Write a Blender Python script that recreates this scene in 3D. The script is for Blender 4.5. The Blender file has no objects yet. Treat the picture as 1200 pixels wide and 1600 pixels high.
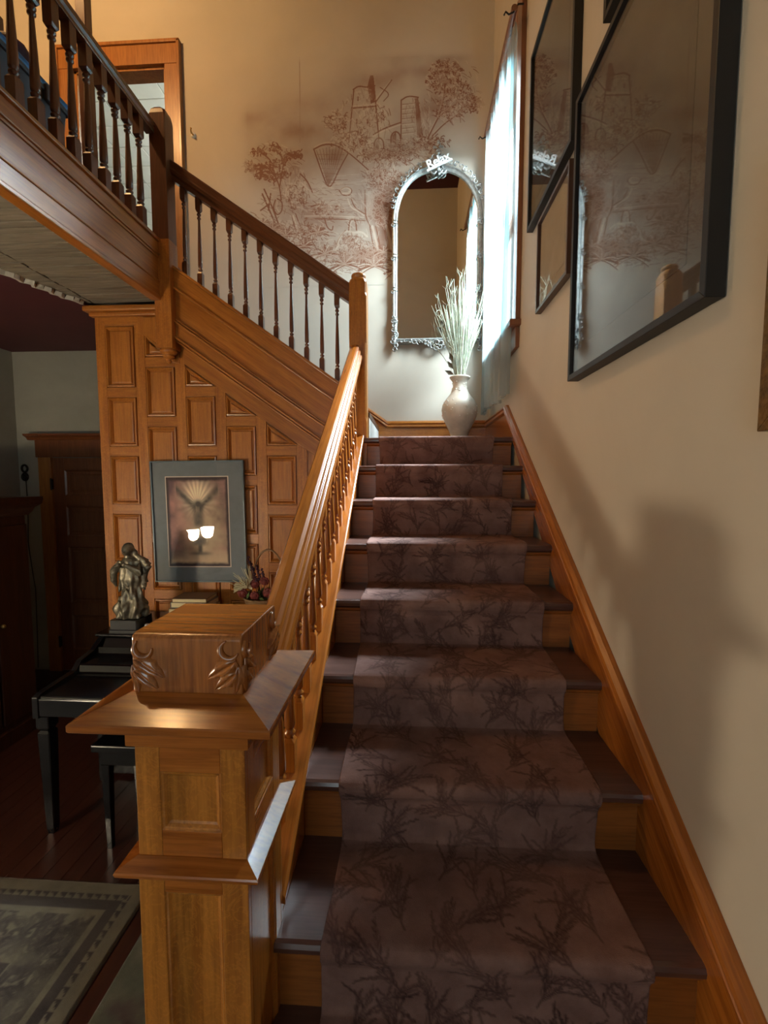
import bpy, bmesh, math, random
import numpy as np
from mathutils import Vector, Matrix, Euler
random.seed(7)
RNG = np.random.default_rng(11)
SC = bpy.context.scene
COL = SC.collection
PI = math.pi

# ------------------------------------------------------------------ camera
cam_d = bpy.data.cameras.new('camera')
cam_d.sensor_fit = 'HORIZONTAL'
cam_d.sensor_width = 36.0
cam_d.lens = 36.0 * 695.0 / 1200.0
cam_d.clip_start = 0.03
cam = bpy.data.objects.new('camera', cam_d)
COL.objects.link(cam)
YAW = math.atan(40 / 695.0)
PITCH = math.atan(52 / 695.0 * math.cos(YAW))
EYE = 1.747
cam.location = (0, 0, EYE)
cam.rotation_euler = (PI / 2 - PITCH, 0, YAW)
SC.camera = cam

# ------------------------------------------------------------------ world, daylight, exposure
world = bpy.data.worlds.new('world')
SC.world = world
world.use_nodes = True
bg = world.node_tree.nodes['Background']
bg.inputs['Color'].default_value = (0.36, 0.76, 0.95, 1)
bg.inputs['Strength'].default_value = 0.8


def area_light(name, loc, rot, sx, sy, watts, col):
    d = bpy.data.lights.new(name, 'AREA')
    d.shape = 'RECTANGLE'; d.size = sx; d.size_y = sy
    d.energy = watts; d.color = col
    o = bpy.data.objects.new(name, d)
    o.location = loc; o.rotation_euler = rot
    COL.objects.link(o)
    return o


# sky light at the landing window (outside its pane), and at the hall window behind the photographer
for loc, size, watts in (((2.1, 2.1, 4.9), 1.8, 620), ((2.0, 4.75, 5.7), 1.2, 3600)):
    wd = area_light('landing_window_daylight', loc, (0, 0, 0), size, size, watts, (0.80, 0.93, 1.0))
    wd.rotation_euler = (Vector((0.62, 3.2, 3.45)) - Vector(loc)).to_track_quat('-Z', 'Y').to_euler()
area_light('hall_window_daylight', (-0.55, -2.3, 1.75), (PI / 2, 0, 0), 1.1, 1.6, 5, (1.0, 0.94, 0.86))

SC.view_settings.view_transform = 'Standard'
SC.view_settings.look = 'None'
SC.view_settings.exposure = 1.6
SC.view_settings.gamma = 1.0
SC.view_settings.use_curve_mapping = False
SC.cycles.use_denoising = True
SC.cycles.max_bounces = 6
SC.cycles.diffuse_bounces = 4
SC.cycles.glossy_bounces = 3
SC.cycles.transmission_bounces = 4
SC.cycles.transparent_max_bounces = 14
SC.cycles.caustics_reflective = False
SC.cycles.caustics_refractive = False
SC.cycles.adaptive_threshold = 0.025
SC.cycles.sample_clamp_indirect = 6.0

# ------------------------------------------------------------------ materials
MATS = {}


def nmat(name):
    m = bpy.data.materials.new(name)
    m.use_nodes = True
    nt = m.node_tree
    b = nt.nodes['Principled BSDF']
    MATS[name] = m
    return m, nt, b


def L(nt, a, b):
    nt.links.new(a, b)


def ramp(nt, stops):
    r = nt.nodes.new('ShaderNodeValToRGB')
    el = r.color_ramp.elements
    while len(el) < len(stops):
        el.new(0.5)
    for e, (p, c) in zip(el, stops):
        e.position = p
        e.color = (c[0], c[1], c[2], 1)
    return r


def noise(nt, vec, scale, detail=4, rough=0.55, dist=0.0):
    n = nt.nodes.new('ShaderNodeTexNoise')
    n.inputs['Scale'].default_value = scale
    n.inputs['Detail'].default_value = detail
    n.inputs['Roughness'].default_value = rough
    n.inputs['Distortion'].default_value = dist
    if vec is not None:
        L(nt, vec, n.inputs['Vector'])
    return n


def mixc(nt, fac, a, b, mode='MIX'):
    n = nt.nodes.new('ShaderNodeMix')
    n.data_type = 'RGBA'; n.blend_type = mode
    for sock, v in ((n.inputs[0], fac), (n.inputs[6], a), (n.inputs[7], b)):
        if isinstance(v, (int, float)):
            sock.default_value = v
        elif isinstance(v, tuple):
            sock.default_value = (v[0], v[1], v[2], 1)
        else:
            L(nt, v, sock)
    return n.outputs[2]


def bump(nt, b, h, strength=0.2, dist=0.002):
    n = nt.nodes.new('ShaderNodeBump')
    n.inputs['Strength'].default_value = strength
    n.inputs['Distance'].default_value = dist
    L(nt, h, n.inputs['Height'])
    L(nt, n.outputs[0], b.inputs['Normal'])


def coords(nt, rot=(0, 0, 0), scale=(1, 1, 1), rnd=True):
    tc = nt.nodes.new('ShaderNodeTexCoord')
    m1 = nt.nodes.new('ShaderNodeMapping'); m1.inputs['Rotation'].default_value = rot
    m2 = nt.nodes.new('ShaderNodeMapping'); m2.inputs['Scale'].default_value = scale
    src = tc.outputs['Object']
    if rnd:
        oi = nt.nodes.new('ShaderNodeObjectInfo')
        mu = nt.nodes.new('ShaderNodeMath'); mu.operation = 'MULTIPLY'; mu.inputs[1].default_value = 9.0
        L(nt, oi.outputs['Random'], mu.inputs[0])
        va = nt.nodes.new('ShaderNodeVectorMath'); va.operation = 'ADD'
        L(nt, tc.outputs['Object'], va.inputs[0]); L(nt, mu.outputs[0], va.inputs[1])
        src = va.outputs[0]
    L(nt, src, m1.inputs[0]); L(nt, m1.outputs[0], m2.inputs[0])
    return m2.outputs[0], tc


def wood(name, dark, light, axis='z', rot=(0, 0, 0), rough=0.32, coat=0.25, fleck=0.0, sc=1.0):
    m, nt, b = nmat(name)
    s = {'x': (1.5, 26, 26), 'y': (26, 1.5, 26), 'z': (26, 26, 1.5)}[axis]
    v, tc = coords(nt, rot, tuple(q * sc for q in s))
    n1 = noise(nt, v, 1.0, 5, 0.6, 1.2)
    r1 = ramp(nt, [(0.30, dark), (0.72, light)])
    L(nt, n1.outputs[0], r1.inputs[0])
    n2 = noise(nt, v, 5.0, 3, 0.6, 0.3)
    r2 = ramp(nt, [(0.35, (0.72, 0.68, 0.62)), (0.55, (1, 1, 1))])
    L(nt, n2.outputs[0], r2.inputs[0])
    c = mixc(nt, 0.8, r1.outputs[0], r2.outputs[0], 'MULTIPLY')
    if fleck > 0:
        n3 = noise(nt, tc.outputs['Object'], 22, 3, 0.6, 2.2)
        r3 = ramp(nt, [(0.46, (0, 0, 0)), (0.5, (1, 1, 1)), (0.54, (0, 0, 0))])
        L(nt, n3.outputs[0], r3.inputs[0])
        mm = nt.nodes.new('ShaderNodeMath'); mm.operation = 'MULTIPLY'; mm.inputs[1].default_value = fleck
        L(nt, r3.outputs[0], mm.inputs[0])
        c = mixc(nt, mm.outputs[0], c, tuple(min(1, q * 1.7) for q in light))
    L(nt, c, b.inputs['Base Color'])
    b.inputs['Roughness'].default_value = rough
    b.inputs['Coat Weight'].default_value = coat
    b.inputs['Coat Roughness'].default_value = 0.16
    bump(nt, b, n2.outputs[0], 0.12, 0.0015)
    return m


def plain(name, col, rough=0.5, metal=0.0, coat=0.0, var=0.0, vscale=8, bstr=0.0, bscale=60, emit=None, estr=0):
    m, nt, b = nmat(name)
    b.inputs['Base Color'].default_value = (*col, 1)
    b.inputs['Roughness'].default_value = rough
    b.inputs['Metallic'].default_value = metal
    b.inputs['Coat Weight'].default_value = coat
    if var > 0 or bstr > 0:
        v, tc = coords(nt, rnd=False)
        if var > 0:
            n = noise(nt, v, vscale, 5, 0.6)
            r = ramp(nt, [(0.3, tuple(q * (1 - var) for q in col)), (0.7, tuple(min(1, q * (1 + var)) for q in col))])
            L(nt, n.outputs[0], r.inputs[0]); L(nt, r.outputs[0], b.inputs['Base Color'])
        if bstr > 0:
            n2 = noise(nt, v, bscale, 3, 0.6)
            bump(nt, b, n2.outputs[0], bstr, 0.003)
    if emit:
        b.inputs['Emission Color'].default_value = (*emit, 1)
        b.inputs['Emission Strength'].default_value = estr
    return m


SLOPE = 0.182 / 0.27
SLOPE2 = 0.70
RS1 = (-math.atan(SLOPE), 0, 0)      # brings the flight's slope to the y axis
RS2 = (0, -math.atan(SLOPE2), 0)
OD, OL = (0.29, 0.086, 0.011), (0.47, 0.172, 0.027)
wood('oak_z', OD, OL, 'z', fleck=0.25)
wood('oak_x', OD, OL, 'x', fleck=0.2)
wood('oak_y', OD, OL, 'y')
wood('oak_slope', (0.235, 0.062, 0.007), (0.40, 0.130, 0.017), 'y', RS1, rough=0.27)
wood('oak_slope2', OD, OL, 'x', RS2)
wood('oak_panel', (0.33, 0.105, 0.015), (0.46, 0.170, 0.028), 'z', fleck=0.12)
wood('oak_newel_z', (0.245, 0.078, 0.010), (0.45, 0.172, 0.027), 'z', fleck=0.2, rough=0.28)
wood('oak_newel_x', (0.21, 0.055, 0.008), (0.40, 0.130, 0.021), 'x', fleck=0.0, rough=0.22, coat=0.4)
wood('oak_newel_box', (0.20, 0.055, 0.010), (0.40, 0.135, 0.027), 'z', fleck=0.0, rough=0.22, coat=0.5, sc=1.6)
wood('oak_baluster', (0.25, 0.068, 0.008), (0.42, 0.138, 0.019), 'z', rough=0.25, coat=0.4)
wood('oak_dark_backlit_z', (0.085, 0.026, 0.009), (0.15, 0.048, 0.015), 'z', rough=0.3, coat=0.3)  # upper rails and balusters: backlit shade put into a darker oak colour
wood('oak_dark_backlit_x', (0.085, 0.026, 0.009), (0.15, 0.05, 0.016), 'x', RS2, rough=0.3, coat=0.3)
wood('oak_dark_backlit_y', (0.10, 0.032, 0.012), (0.17, 0.06, 0.02), 'y', rough=0.22, coat=0.4)
wood('tread_wood', (0.060, 0.024, 0.017), (0.105, 0.045, 0.032), 'x', rough=0.33, coat=0.25)
wood('riser_wood', (0.20, 0.058, 0.010), (0.31, 0.098, 0.018), 'x', rough=0.4, coat=0.15)
wood('door_wood', (0.12, 0.034, 0.012), (0.19, 0.062, 0.02), 'z', rough=0.35, coat=0.2)
wood('dark_cabinet_wood', (0.035, 0.012, 0.007), (0.07, 0.024, 0.012), 'z', rough=0.3, coat=0.2)
wood('casing_wood', (0.26, 0.10, 0.022), (0.40, 0.165, 0.04), 'z', rough=0.35, coat=0.2)
wood('window_wood', (0.16, 0.06, 0.026), (0.24, 0.095, 0.042), 'z', rough=0.35, coat=0.2)
wood('floor_wood', (0.022, 0.007, 0.005), (0.042, 0.013, 0.008), 'y', rough=0.3, coat=0.25)
wood('lath_wood', (0.14, 0.12, 0.09), (0.28, 0.245, 0.19), 'x', rough=0.85, coat=0.0)

WALLC = (0.525, 0.472, 0.392)


def wall_mat(name, col, ink=False, dirt=0.10):
    m, nt, b = nmat(name)
    tc = nt.nodes.new('ShaderNodeTexCoord')
    n = noise(nt, tc.outputs['Object'], 1.3, 6, 0.6, 0.4)
    r = ramp(nt, [(0.28, tuple(q * (1 - dirt) for q in col)), (0.7, tuple(min(1, q * (1 + dirt * 0.5)) for q in col))])
    L(nt, n.outputs[0], r.inputs[0])
    c = r.outputs[0]
    if ink:
        a = nt.nodes.new('ShaderNodeAttribute'); a.attribute_name = 'ink'
        mr = nt.nodes.new('ShaderNodeMapRange')
        mr.inputs['From Min'].default_value = 0; mr.inputs['From Max'].default_value = 1
        L(nt, a.outputs['Fac'], mr.inputs['Value'])
        c = mixc(nt, mr.outputs[0], c, (0.19, 0.066, 0.030))
        a2 = nt.nodes.new('ShaderNodeAttribute'); a2.attribute_name = 'light'
        c = mixc(nt, a2.outputs['Fac'], c, (0.82, 0.72, 0.58))
    L(nt, c, b.inputs['Base Color'])
    b.inputs['Roughness'].default_value = 0.62
    b.inputs['Specular IOR Level'].default_value = 0.3
    n2 = noise(nt, tc.outputs['Object'], 9, 5, 0.65)
    bump(nt, b, n2.outputs[0], 0.18, 0.004)
    return m


wall_mat('plaster', WALLC)
wall_mat('plaster_mural', WALLC, ink=True)
wall_mat('plaster_grey', (0.31, 0.30, 0.255), dirt=0.25)
plain('maroon_plaster', (0.070, 0.012, 0.016), 0.7, var=0.15, vscale=3)
plain('white_paint_and_glare', (0.78, 0.78, 0.74), 0.5, var=0.06, vscale=3)
plain('ceiling_tile_white', (0.86, 0.87, 0.82), 0.7, var=0.03, vscale=5)
plain('tile_joint_grey', (0.2, 0.22, 0.2), 0.8)
plain('black_frame', (0.005, 0.005, 0.006), 0.5)
plain('brown_frame', (0.05, 0.02, 0.012), 0.35, coat=0.2)
plain('gold_frame', (0.17, 0.10, 0.028), 0.38, metal=0.8, var=0.4, vscale=60, bstr=0.5, bscale=90)
plain('grey_blue_frame', (0.10, 0.135, 0.155), 0.3, metal=0.2)
plain('blue_mat', (0.165, 0.185, 0.20), 0.8, var=0.08, vscale=20)
plain('cream_line', (0.75, 0.62, 0.5), 0.7)
plain('print_grey', (0.045, 0.042, 0.037), 0.8, var=0.3, vscale=9)
plain('pale_paper', (0.36, 0.31, 0.25), 0.8, var=0.12, vscale=14)
plain('mat_tan', (0.060, 0.056, 0.050), 0.8, var=0.15, vscale=7)
plain('silver_leaf', (0.36, 0.365, 0.345), 0.42, metal=0.6, var=0.3, vscale=50, bstr=0.4, bscale=80)
plain('piano_black', (0.004, 0.004, 0.005), 0.2, coat=0.15)
plain('piano_brass', (0.6, 0.4, 0.15), 0.3, metal=1)
plain('bronze', (0.185, 0.165, 0.12), 0.42, metal=0.65, var=0.6, vscale=30, bstr=0.6, bscale=70)
plain('black_base', (0.012, 0.013, 0.015), 0.35)
plain('white_card', (0.8, 0.8, 0.78), 0.6)
plain('dark_iron', (0.02, 0.017, 0.014), 0.45, metal=0.6)
plain('vase_ceramic', (0.64, 0.57, 0.47), 0.45, var=0.12, vscale=18, bstr=0.15, bscale=40)
plain('vase_relief', (0.80, 0.77, 0.70), 0.5)
plain('dry_grass', (0.50, 0.52, 0.40), 0.75, var=0.35, vscale=30)
plain('dry_leaf', (0.13, 0.12, 0.09), 0.8)
plain('bin_grey', (0.075, 0.08, 0.095), 0.45)
plain('bin_blue', (0.03, 0.20, 0.50), 0.4)
plain('paper_yellow', (0.62, 0.52, 0.30), 0.8)
plain('book_grey', (0.16, 0.16, 0.16), 0.6)
plain('book_tan', (0.20, 0.11, 0.05), 0.6)
plain('book_red', (0.15, 0.04, 0.03), 0.6)
plain('flower_red', (0.13, 0.012, 0.008), 0.6, var=0.4, vscale=60)
plain('flower_plum', (0.055, 0.016, 0.03), 0.7, var=0.4, vscale=60)
plain('flower_cream', (0.60, 0.54, 0.34), 0.8)
plain('foliage', (0.07, 0.10, 0.025), 0.7, var=0.4, vscale=40)
plain('wicker', (0.22, 0.12, 0.05), 0.7, bstr=0.5, bscale=120)
plain('brass', (0.45, 0.30, 0.10), 0.35, metal=0.9)
plain('shade_glass', (0.95, 0.85, 0.6), 0.4, emit=(1.0, 0.82, 0.58), estr=80)
plain('globe_glass', (0.95, 0.9, 0.8), 0.4, emit=(1.0, 0.58, 0.23), estr=92)
plain('globe_glass_white', (0.95, 0.95, 0.9), 0.4, emit=(0.95, 1.0, 0.92), estr=48)
plain('white_letters', (0.82, 0.82, 0.80), 0.5)
plain('plaster_edge', (0.55, 0.53, 0.46), 0.9, bstr=0.8, bscale=50)


def sheer_mat():
    m, nt, b = nmat('sheer_curtain')
    out = nt.nodes['Material Output']
    nt.nodes.remove(b)
    tr = nt.nodes.new('ShaderNodeBsdfTransparent'); tr.inputs[0].default_value = (0.93, 0.98, 1, 1)
    tl = nt.nodes.new('ShaderNodeBsdfTranslucent'); tl.inputs[0].default_value = (0.055, 0.145, 0.165, 1)
    df = nt.nodes.new('ShaderNodeBsdfDiffuse'); df.inputs[0].default_value = (0.82, 0.86, 0.87, 1)
    m1 = nt.nodes.new('ShaderNodeMixShader'); m1.inputs[0].default_value = 0.45
    m2 = nt.nodes.new('ShaderNodeMixShader'); m2.inputs[0].default_value = 0.50
    L(nt, tl.outputs[0], m1.inputs[1]); L(nt, df.outputs[0], m1.inputs[2])
    L(nt, tr.outputs[0], m2.inputs[1]); L(nt, m1.outputs[0], m2.inputs[2])
    L(nt, m2.outputs[0], out.inputs[0])


def glass_mat(name, boost=1.0, tint=(1, 1, 1)):
    m, nt, b = nmat(name)
    out = nt.nodes['Material Output']
    nt.nodes.remove(b)
    tr = nt.nodes.new('ShaderNodeBsdfTransparent'); tr.inputs[0].default_value = (*tint, 1)
    gl = nt.nodes.new('ShaderNodeBsdfGlossy'); gl.inputs['Roughness'].default_value = 0.02
    fr = nt.nodes.new('ShaderNodeFresnel'); fr.inputs[0].default_value = 1.5
    ge = nt.nodes.new('ShaderNodeNewGeometry')
    ir = nt.nodes.new('ShaderNodeMapRange')
    ir.inputs['To Min'].default_value = 1.5; ir.inputs['To Max'].default_value = 1 / 1.5
    L(nt, ge.outputs['Backfacing'], ir.inputs['Value']); L(nt, ir.outputs[0], fr.inputs[0])
    mu = nt.nodes.new('ShaderNodeMath'); mu.operation = 'MULTIPLY'; mu.inputs[1].default_value = boost
    mu.use_clamp = True
    L(nt, fr.outputs[0], mu.inputs[0])
    mx = nt.nodes.new('ShaderNodeMixShader')
    L(nt, mu.outputs[0], mx.inputs[0]); L(nt, tr.outputs[0], mx.inputs[1]); L(nt, gl.outputs[0], mx.inputs[2])
    L(nt, mx.outputs[0], out.inputs[0])


def mirror_mat():
    m, nt, b = nmat('mirror_glass')
    b.inputs['Base Color'].default_value = (0.80, 0.80, 0.76, 1)
    b.inputs['Metallic'].default_value = 1.0
    b.inputs['Roughness'].default_value = 0.015


def attr_mat(name, stops_base, ink_col, rough, sheen=0.0, fib=0.0):
    """base colours from noise, second colour where the woven or printed pattern attribute is set"""
    m, nt, b = nmat(name)
    tc = nt.nodes.new('ShaderNodeTexCoord')
    n = noise(nt, tc.outputs['Object'], 9, 5, 0.65)
    r = ramp(nt, stops_base)
    L(nt, n.outputs[0], r.inputs[0])
    a = nt.nodes.new('ShaderNodeAttribute'); a.attribute_name = 'ink'
    c = mixc(nt, a.outputs['Fac'], r.outputs[0], ink_col)
    L(nt, c, b.inputs['Base Color'])
    b.inputs['Roughness'].default_value = rough
    b.inputs['Sheen Weight'].default_value = sheen
    b.inputs['Specular IOR Level'].default_value = 0.2
    n2 = noise(nt, tc.outputs['Object'], 420, 2, 0.6)
    bump(nt, b, n2.outputs[0], fib, 0.004)


def colattr_mat(name, rough=0.7):
    m, nt, b = nmat(name)
    a = nt.nodes.new('ShaderNodeAttribute'); a.attribute_name = 'paint'
    L(nt, a.outputs['Color'], b.inputs['Base Color'])
    b.inputs['Roughness'].default_value = rough


sheer_mat(); glass_mat('picture_glass', 1.0); glass_mat('window_glass', 1.0); mirror_mat()
attr_mat('runner_carpet', [(0.3, (0.140, 0.070, 0.057)), (0.7, (0.235, 0.132, 0.108))], (0.034, 0.012, 0.010), 0.95, 0.0, 0.55)
attr_mat('rug_pile', [(0.3, (0.054, 0.044, 0.027)), (0.7, (0.082, 0.068, 0.044))], (0.014, 0.008, 0.007), 0.95, 0.1, 0.4)
attr_mat('mat_pile', [(0.3, (0.035, 0.04, 0.025)), (0.7, (0.08, 0.075, 0.055))], (0.03, 0.012, 0.012), 0.95, 0.1, 0.4)
colattr_mat('angel_print')


# ------------------------------------------------------------------ mesh builder
class MB:
    def __init__(self):
        self.v = []; self.f = []; self.s = []

    def add(self, verts, faces, smooth=False):
        o = len(self.v)
        self.v += [tuple(q) for q in verts]
        self.f += [tuple(o + i for i in f) for f in faces]
        self.s += [smooth] * len(faces)
        return self

    def box(self, x0, x1, y0, y1, z0, z1):
        if x0 > x1: x0, x1 = x1, x0
        if y0 > y1: y0, y1 = y1, y0
        if z0 > z1: z0, z1 = z1, z0
        v = [(x0, y0, z0), (x1, y0, z0), (x1, y1, z0), (x0, y1, z0), (x0, y0, z1), (x1, y0, z1), (x1, y1, z1), (x0, y1, z1)]
        f = [(0, 3, 2, 1), (4, 5, 6, 7), (0, 1, 5, 4), (1, 2, 6, 5), (2, 3, 7, 6), (3, 0, 4, 7)]
        return self.add(v, f)

    def prism(self, poly, axis, a, b):
        """poly: 2d points in the plane across axis; extruded from a to b"""
        def P(p, t):
            return {'x': (t, p[0], p[1]), 'y': (p[0], t, p[1]), 'z': (p[0], p[1], t)}[axis]
        n = len(poly)
        v = [P(p, a) for p in poly] + [P(p, b) for p in poly]
        f = [tuple(range(n))[::-1], tuple(range(n, 2 * n))]
        f += [(i, (i + 1) % n, n + (i + 1) % n, n + i) for i in range(n)]
        return self.add(v, f)

    def loft(self, rings, cap0=True, cap1=True, smooth=False, close=True):
        n = len(rings[0]); v = [p for r in rings for p in r]; f = []
        for k in range(len(rings) - 1):
            for i in range(n if close else n - 1):
                j = (i + 1) % n
                f.append((k * n + i, k * n + j, (k + 1) * n + j, (k + 1) * n + i))
        self.add(v, f, smooth)
        if cap0: self.add(rings[0], [tuple(range(n))[::-1]])
        if cap1: self.add(rings[-1], [tuple(range(n))])
        return self

    def lathe(self, prof, c=(0, 0, 0), seg=18, axis='z', cap=True):
        rings = []
        for r, h in prof:
            ring = []
            for i in range(seg):
                a = 2 * PI * i / seg
                p = (r * math.cos(a), r * math.sin(a), h)
                if axis == 'y': p = (p[0], p[2], p[1])
                if axis == 'x': p = (p[2], p[0], p[1])
                ring.append((c[0] + p[0], c[1] + p[1], c[2] + p[2]))
            rings.append(ring)
        return self.loft(rings, cap, cap, True)

    def tube(self, pts, r, seg=8):
        pts = [Vector(p) for p in pts]
        rs = r if isinstance(r, (list, tuple)) else [r] * len(pts)
        rings = []
        up = Vector((0.13, 0.31, 0.94))
        for i, p in enumerate(pts):
            d = (pts[min(i + 1, len(pts) - 1)] - pts[max(i - 1, 0)]).normalized()
            a = d.cross(up)
            if a.length < 1e-3: a = d.cross(Vector((1, 0, 0)))
            a.normalize(); b = d.cross(a)
            rings.append([tuple(p + (a * math.cos(2 * PI * k / seg) + b * math.sin(2 * PI * k / seg)) * rs[i]) for k in range(seg)])
        return self.loft(rings, True, True, True)

    def ball(self, c, r, seg=10, sq=(1, 1, 1)):
        n = seg // 2 + 1
        rings = []
        for k in range(n + 1):
            t = PI * k / n
            rr = max(math.sin(t), 0.02) * r
            rings.append([(c[0] + rr * math.cos(2 * PI * i / seg) * sq[0], c[1] + rr * math.sin(2 * PI * i / seg) * sq[1], c[2] - math.cos(t) * r * sq[2]) for i in range(seg)])
        return self.loft(rings, True, True, True)

    def chamf(self, secs, c=(0, 0)):
        """square post of chamfered sections: (half, chamfer, z)"""
        rings = []
        for h, k, z in secs:
            rings.append([(c[0] + x, c[1] + y, z) for x, y in ((h, -h + k), (h, h - k), (h - k, h), (-h + k, h), (-h, h - k), (-h, -h + k), (-h + k, -h), (h - k, -h))])
        return self.loft(rings)

    def build(self, name, mat, parent=None, bevel=0.0, loc=None, rot=None, normals=True):
        me = bpy.data.meshes.new(name)
        me.from_pydata(self.v, [], self.f)
        me.update()
        me.polygons.foreach_set('use_smooth', self.s)
        if normals:
            bm = bmesh.new(); bm.from_mesh(me)
            bmesh.ops.recalc_face_normals(bm, faces=bm.faces)
            bm.to_mesh(me); bm.free()
        me.materials.append(MATS[mat])
        o = bpy.data.objects.new(name, me)
        COL.objects.link(o)
        if parent is not None: o.parent = parent
        if loc is not None: o.location = loc
        if rot is not None: o.rotation_euler = rot
        if bevel > 0:
            bv = o.modifiers.new('bevel', 'BEVEL')
            bv.width = bevel; bv.segments = 2; bv.limit_method = 'ANGLE'; bv.angle_limit = 0.7
        return o


def tag(o, label=None, cat=None, group=None, kind=None):
    if label: o['label'] = label
    if cat: o['category'] = cat
    if group: o['group'] = group
    if kind: o['kind'] = kind
    return o


def empty(name, loc, label=None, cat=None, group=None, kind=None, rz=0):
    o = bpy.data.objects.new(name, None)
    o.empty_display_size = 0.05
    o.location = loc; o.rotation_euler = (0, 0, rz)
    COL.objects.link(o)
    return tag(o, label, cat, group, kind)


def copy_part(src, parent, loc=None, rot=None, scale=None):
    inv = src.matrix_parent_inverse.copy()
    c = src.copy(); COL.objects.link(c); c.parent = parent
    c.matrix_parent_inverse = inv
    if loc is not None: c.location = loc
    if rot is not None: c.rotation_euler = rot
    if scale is not None: c.scale = scale
    return c


def inset(poly, d):
    """inset a convex ccw polygon"""
    n = len(poly); out = []
    for i in range(n):
        p0, p1, p2 = Vector(poly[i - 1]), Vector(poly[i]), Vector(poly[(i + 1) % n])
        a = (p1 - p0).normalized(); b = (p2 - p1).normalized()
        na = Vector((-a.y, a.x)); nb = Vector((-b.y, b.x))
        k = na + nb
        k /= max(k.dot(na), 0.2)
        out.append(tuple(p1 + k * d))
    return out


def raised_panel(poly, fn, steps):
    """rings of an inset panel; fn maps (u, v, depth) to 3d; steps: (inset, depth)"""
    m = MB()
    rings = [[fn(p[0], p[1], dep) for p in inset(poly, d)] for d, dep in steps]
    m.loft(rings, cap0=False, cap1=True)
    return m


# ------------------------------------------------------------------ raster helper for woven and painted patterns
class Ras:
    def __init__(self, nu, nv):
        self.a = np.zeros((nv, nu), np.float32)
        self.nu, self.nv = nu, nv
        self.q = []

    def stroke(self, pts, w, val=1.0, soft=1.0):
        pts = np.asarray(pts, float)
        d = pts[1:] - pts[:-1]
        n = np.maximum((np.hypot(d[:, 0], d[:, 1]) / 0.7).astype(int), 1)
        idx = np.repeat(np.arange(len(n)), n)
        t = (np.arange(n.sum()) - np.repeat(np.cumsum(n) - n, n)) / np.repeat(n, n)
        P_ = np.vstack([pts[idx] + d[idx] * t[:, None], pts[-1:]])
        self.q.append(np.column_stack([P_, np.full(len(P_), w), np.full(len(P_), val), np.full(len(P_), soft)]))

    def flush(self):
        if not self.q: return
        Q = np.vstack(self.q); self.q = []
        R = int(math.ceil((Q[:, 2] + Q[:, 4]).max()))
        ix = np.floor(Q[:, :2]).astype(int)
        for dx in range(-R, R + 2):
            for dy in range(-R, R + 2):
                X = ix[:, 0] + dx; Y = ix[:, 1] + dy
                d = np.hypot(X - Q[:, 0], Y - Q[:, 1])
                k = np.clip((Q[:, 2] + Q[:, 4] - d) / Q[:, 4], 0, 1) * Q[:, 3]
                ok = (X >= 0) & (X < self.nu) & (Y >= 0) & (Y < self.nv) & (k > 0)
                np.maximum.at(self.a, (Y[ok], X[ok]), k[ok])

    def blob(self, x, y, rx, ry, val):
        Y, X = np.mgrid[0:self.nv, 0:self.nu]
        d = ((X - x) / rx) ** 2 + ((Y - y) / ry) ** 2
        self.a = self.a + val * np.exp(-d * 1.6)

    def fill(self, poly, val):
        Y, X = np.mgrid[0:self.nv, 0:self.nu]
        ins = np.zeros(X.shape, bool)
        n = len(poly)
        for i in range(n):
            x0, y0 = poly[i]; x1, y1 = poly[(i + 1) % n]
            c = ((y0 > Y) != (y1 > Y)) & (X < (x1 - x0) * (Y - y0) / (y1 - y0 + 1e-9) + x0)
            ins ^= c
        self.a[ins] = np.maximum(self.a[ins], val)
        return ins


def smooth_noise(nu, nv, cell, rng, octaves=3):
    out = np.zeros((nv, nu), np.float32); amp = 1.0; tot = 0
    for o in range(octaves):
        c = max(cell / 2 ** o, 1.5)
        gu, gv = int(nu / c) + 3, int(nv / c) + 3
        g = rng.random((gv, gu)).astype(np.float32)
        x = np.arange(nu) / c; y = np.arange(nv) / c
        xi = x.astype(int); yi = y.astype(int)
        fx = x - xi; fy = y - yi
        fx = fx * fx * (3 - 2 * fx); fy = (fy * fy * (3 - 2 * fy))[:, None]
        a = g[yi][:, xi]; b = g[yi][:, xi + 1]; c_ = g[yi + 1][:, xi]; d = g[yi + 1][:, xi + 1]
        out += amp * ((a * (1 - fx) + b * fx) * (1 - fy) + (c_ * (1 - fx) + d * fx) * fy)
        tot += amp; amp *= 0.5
    return out / tot


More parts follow.
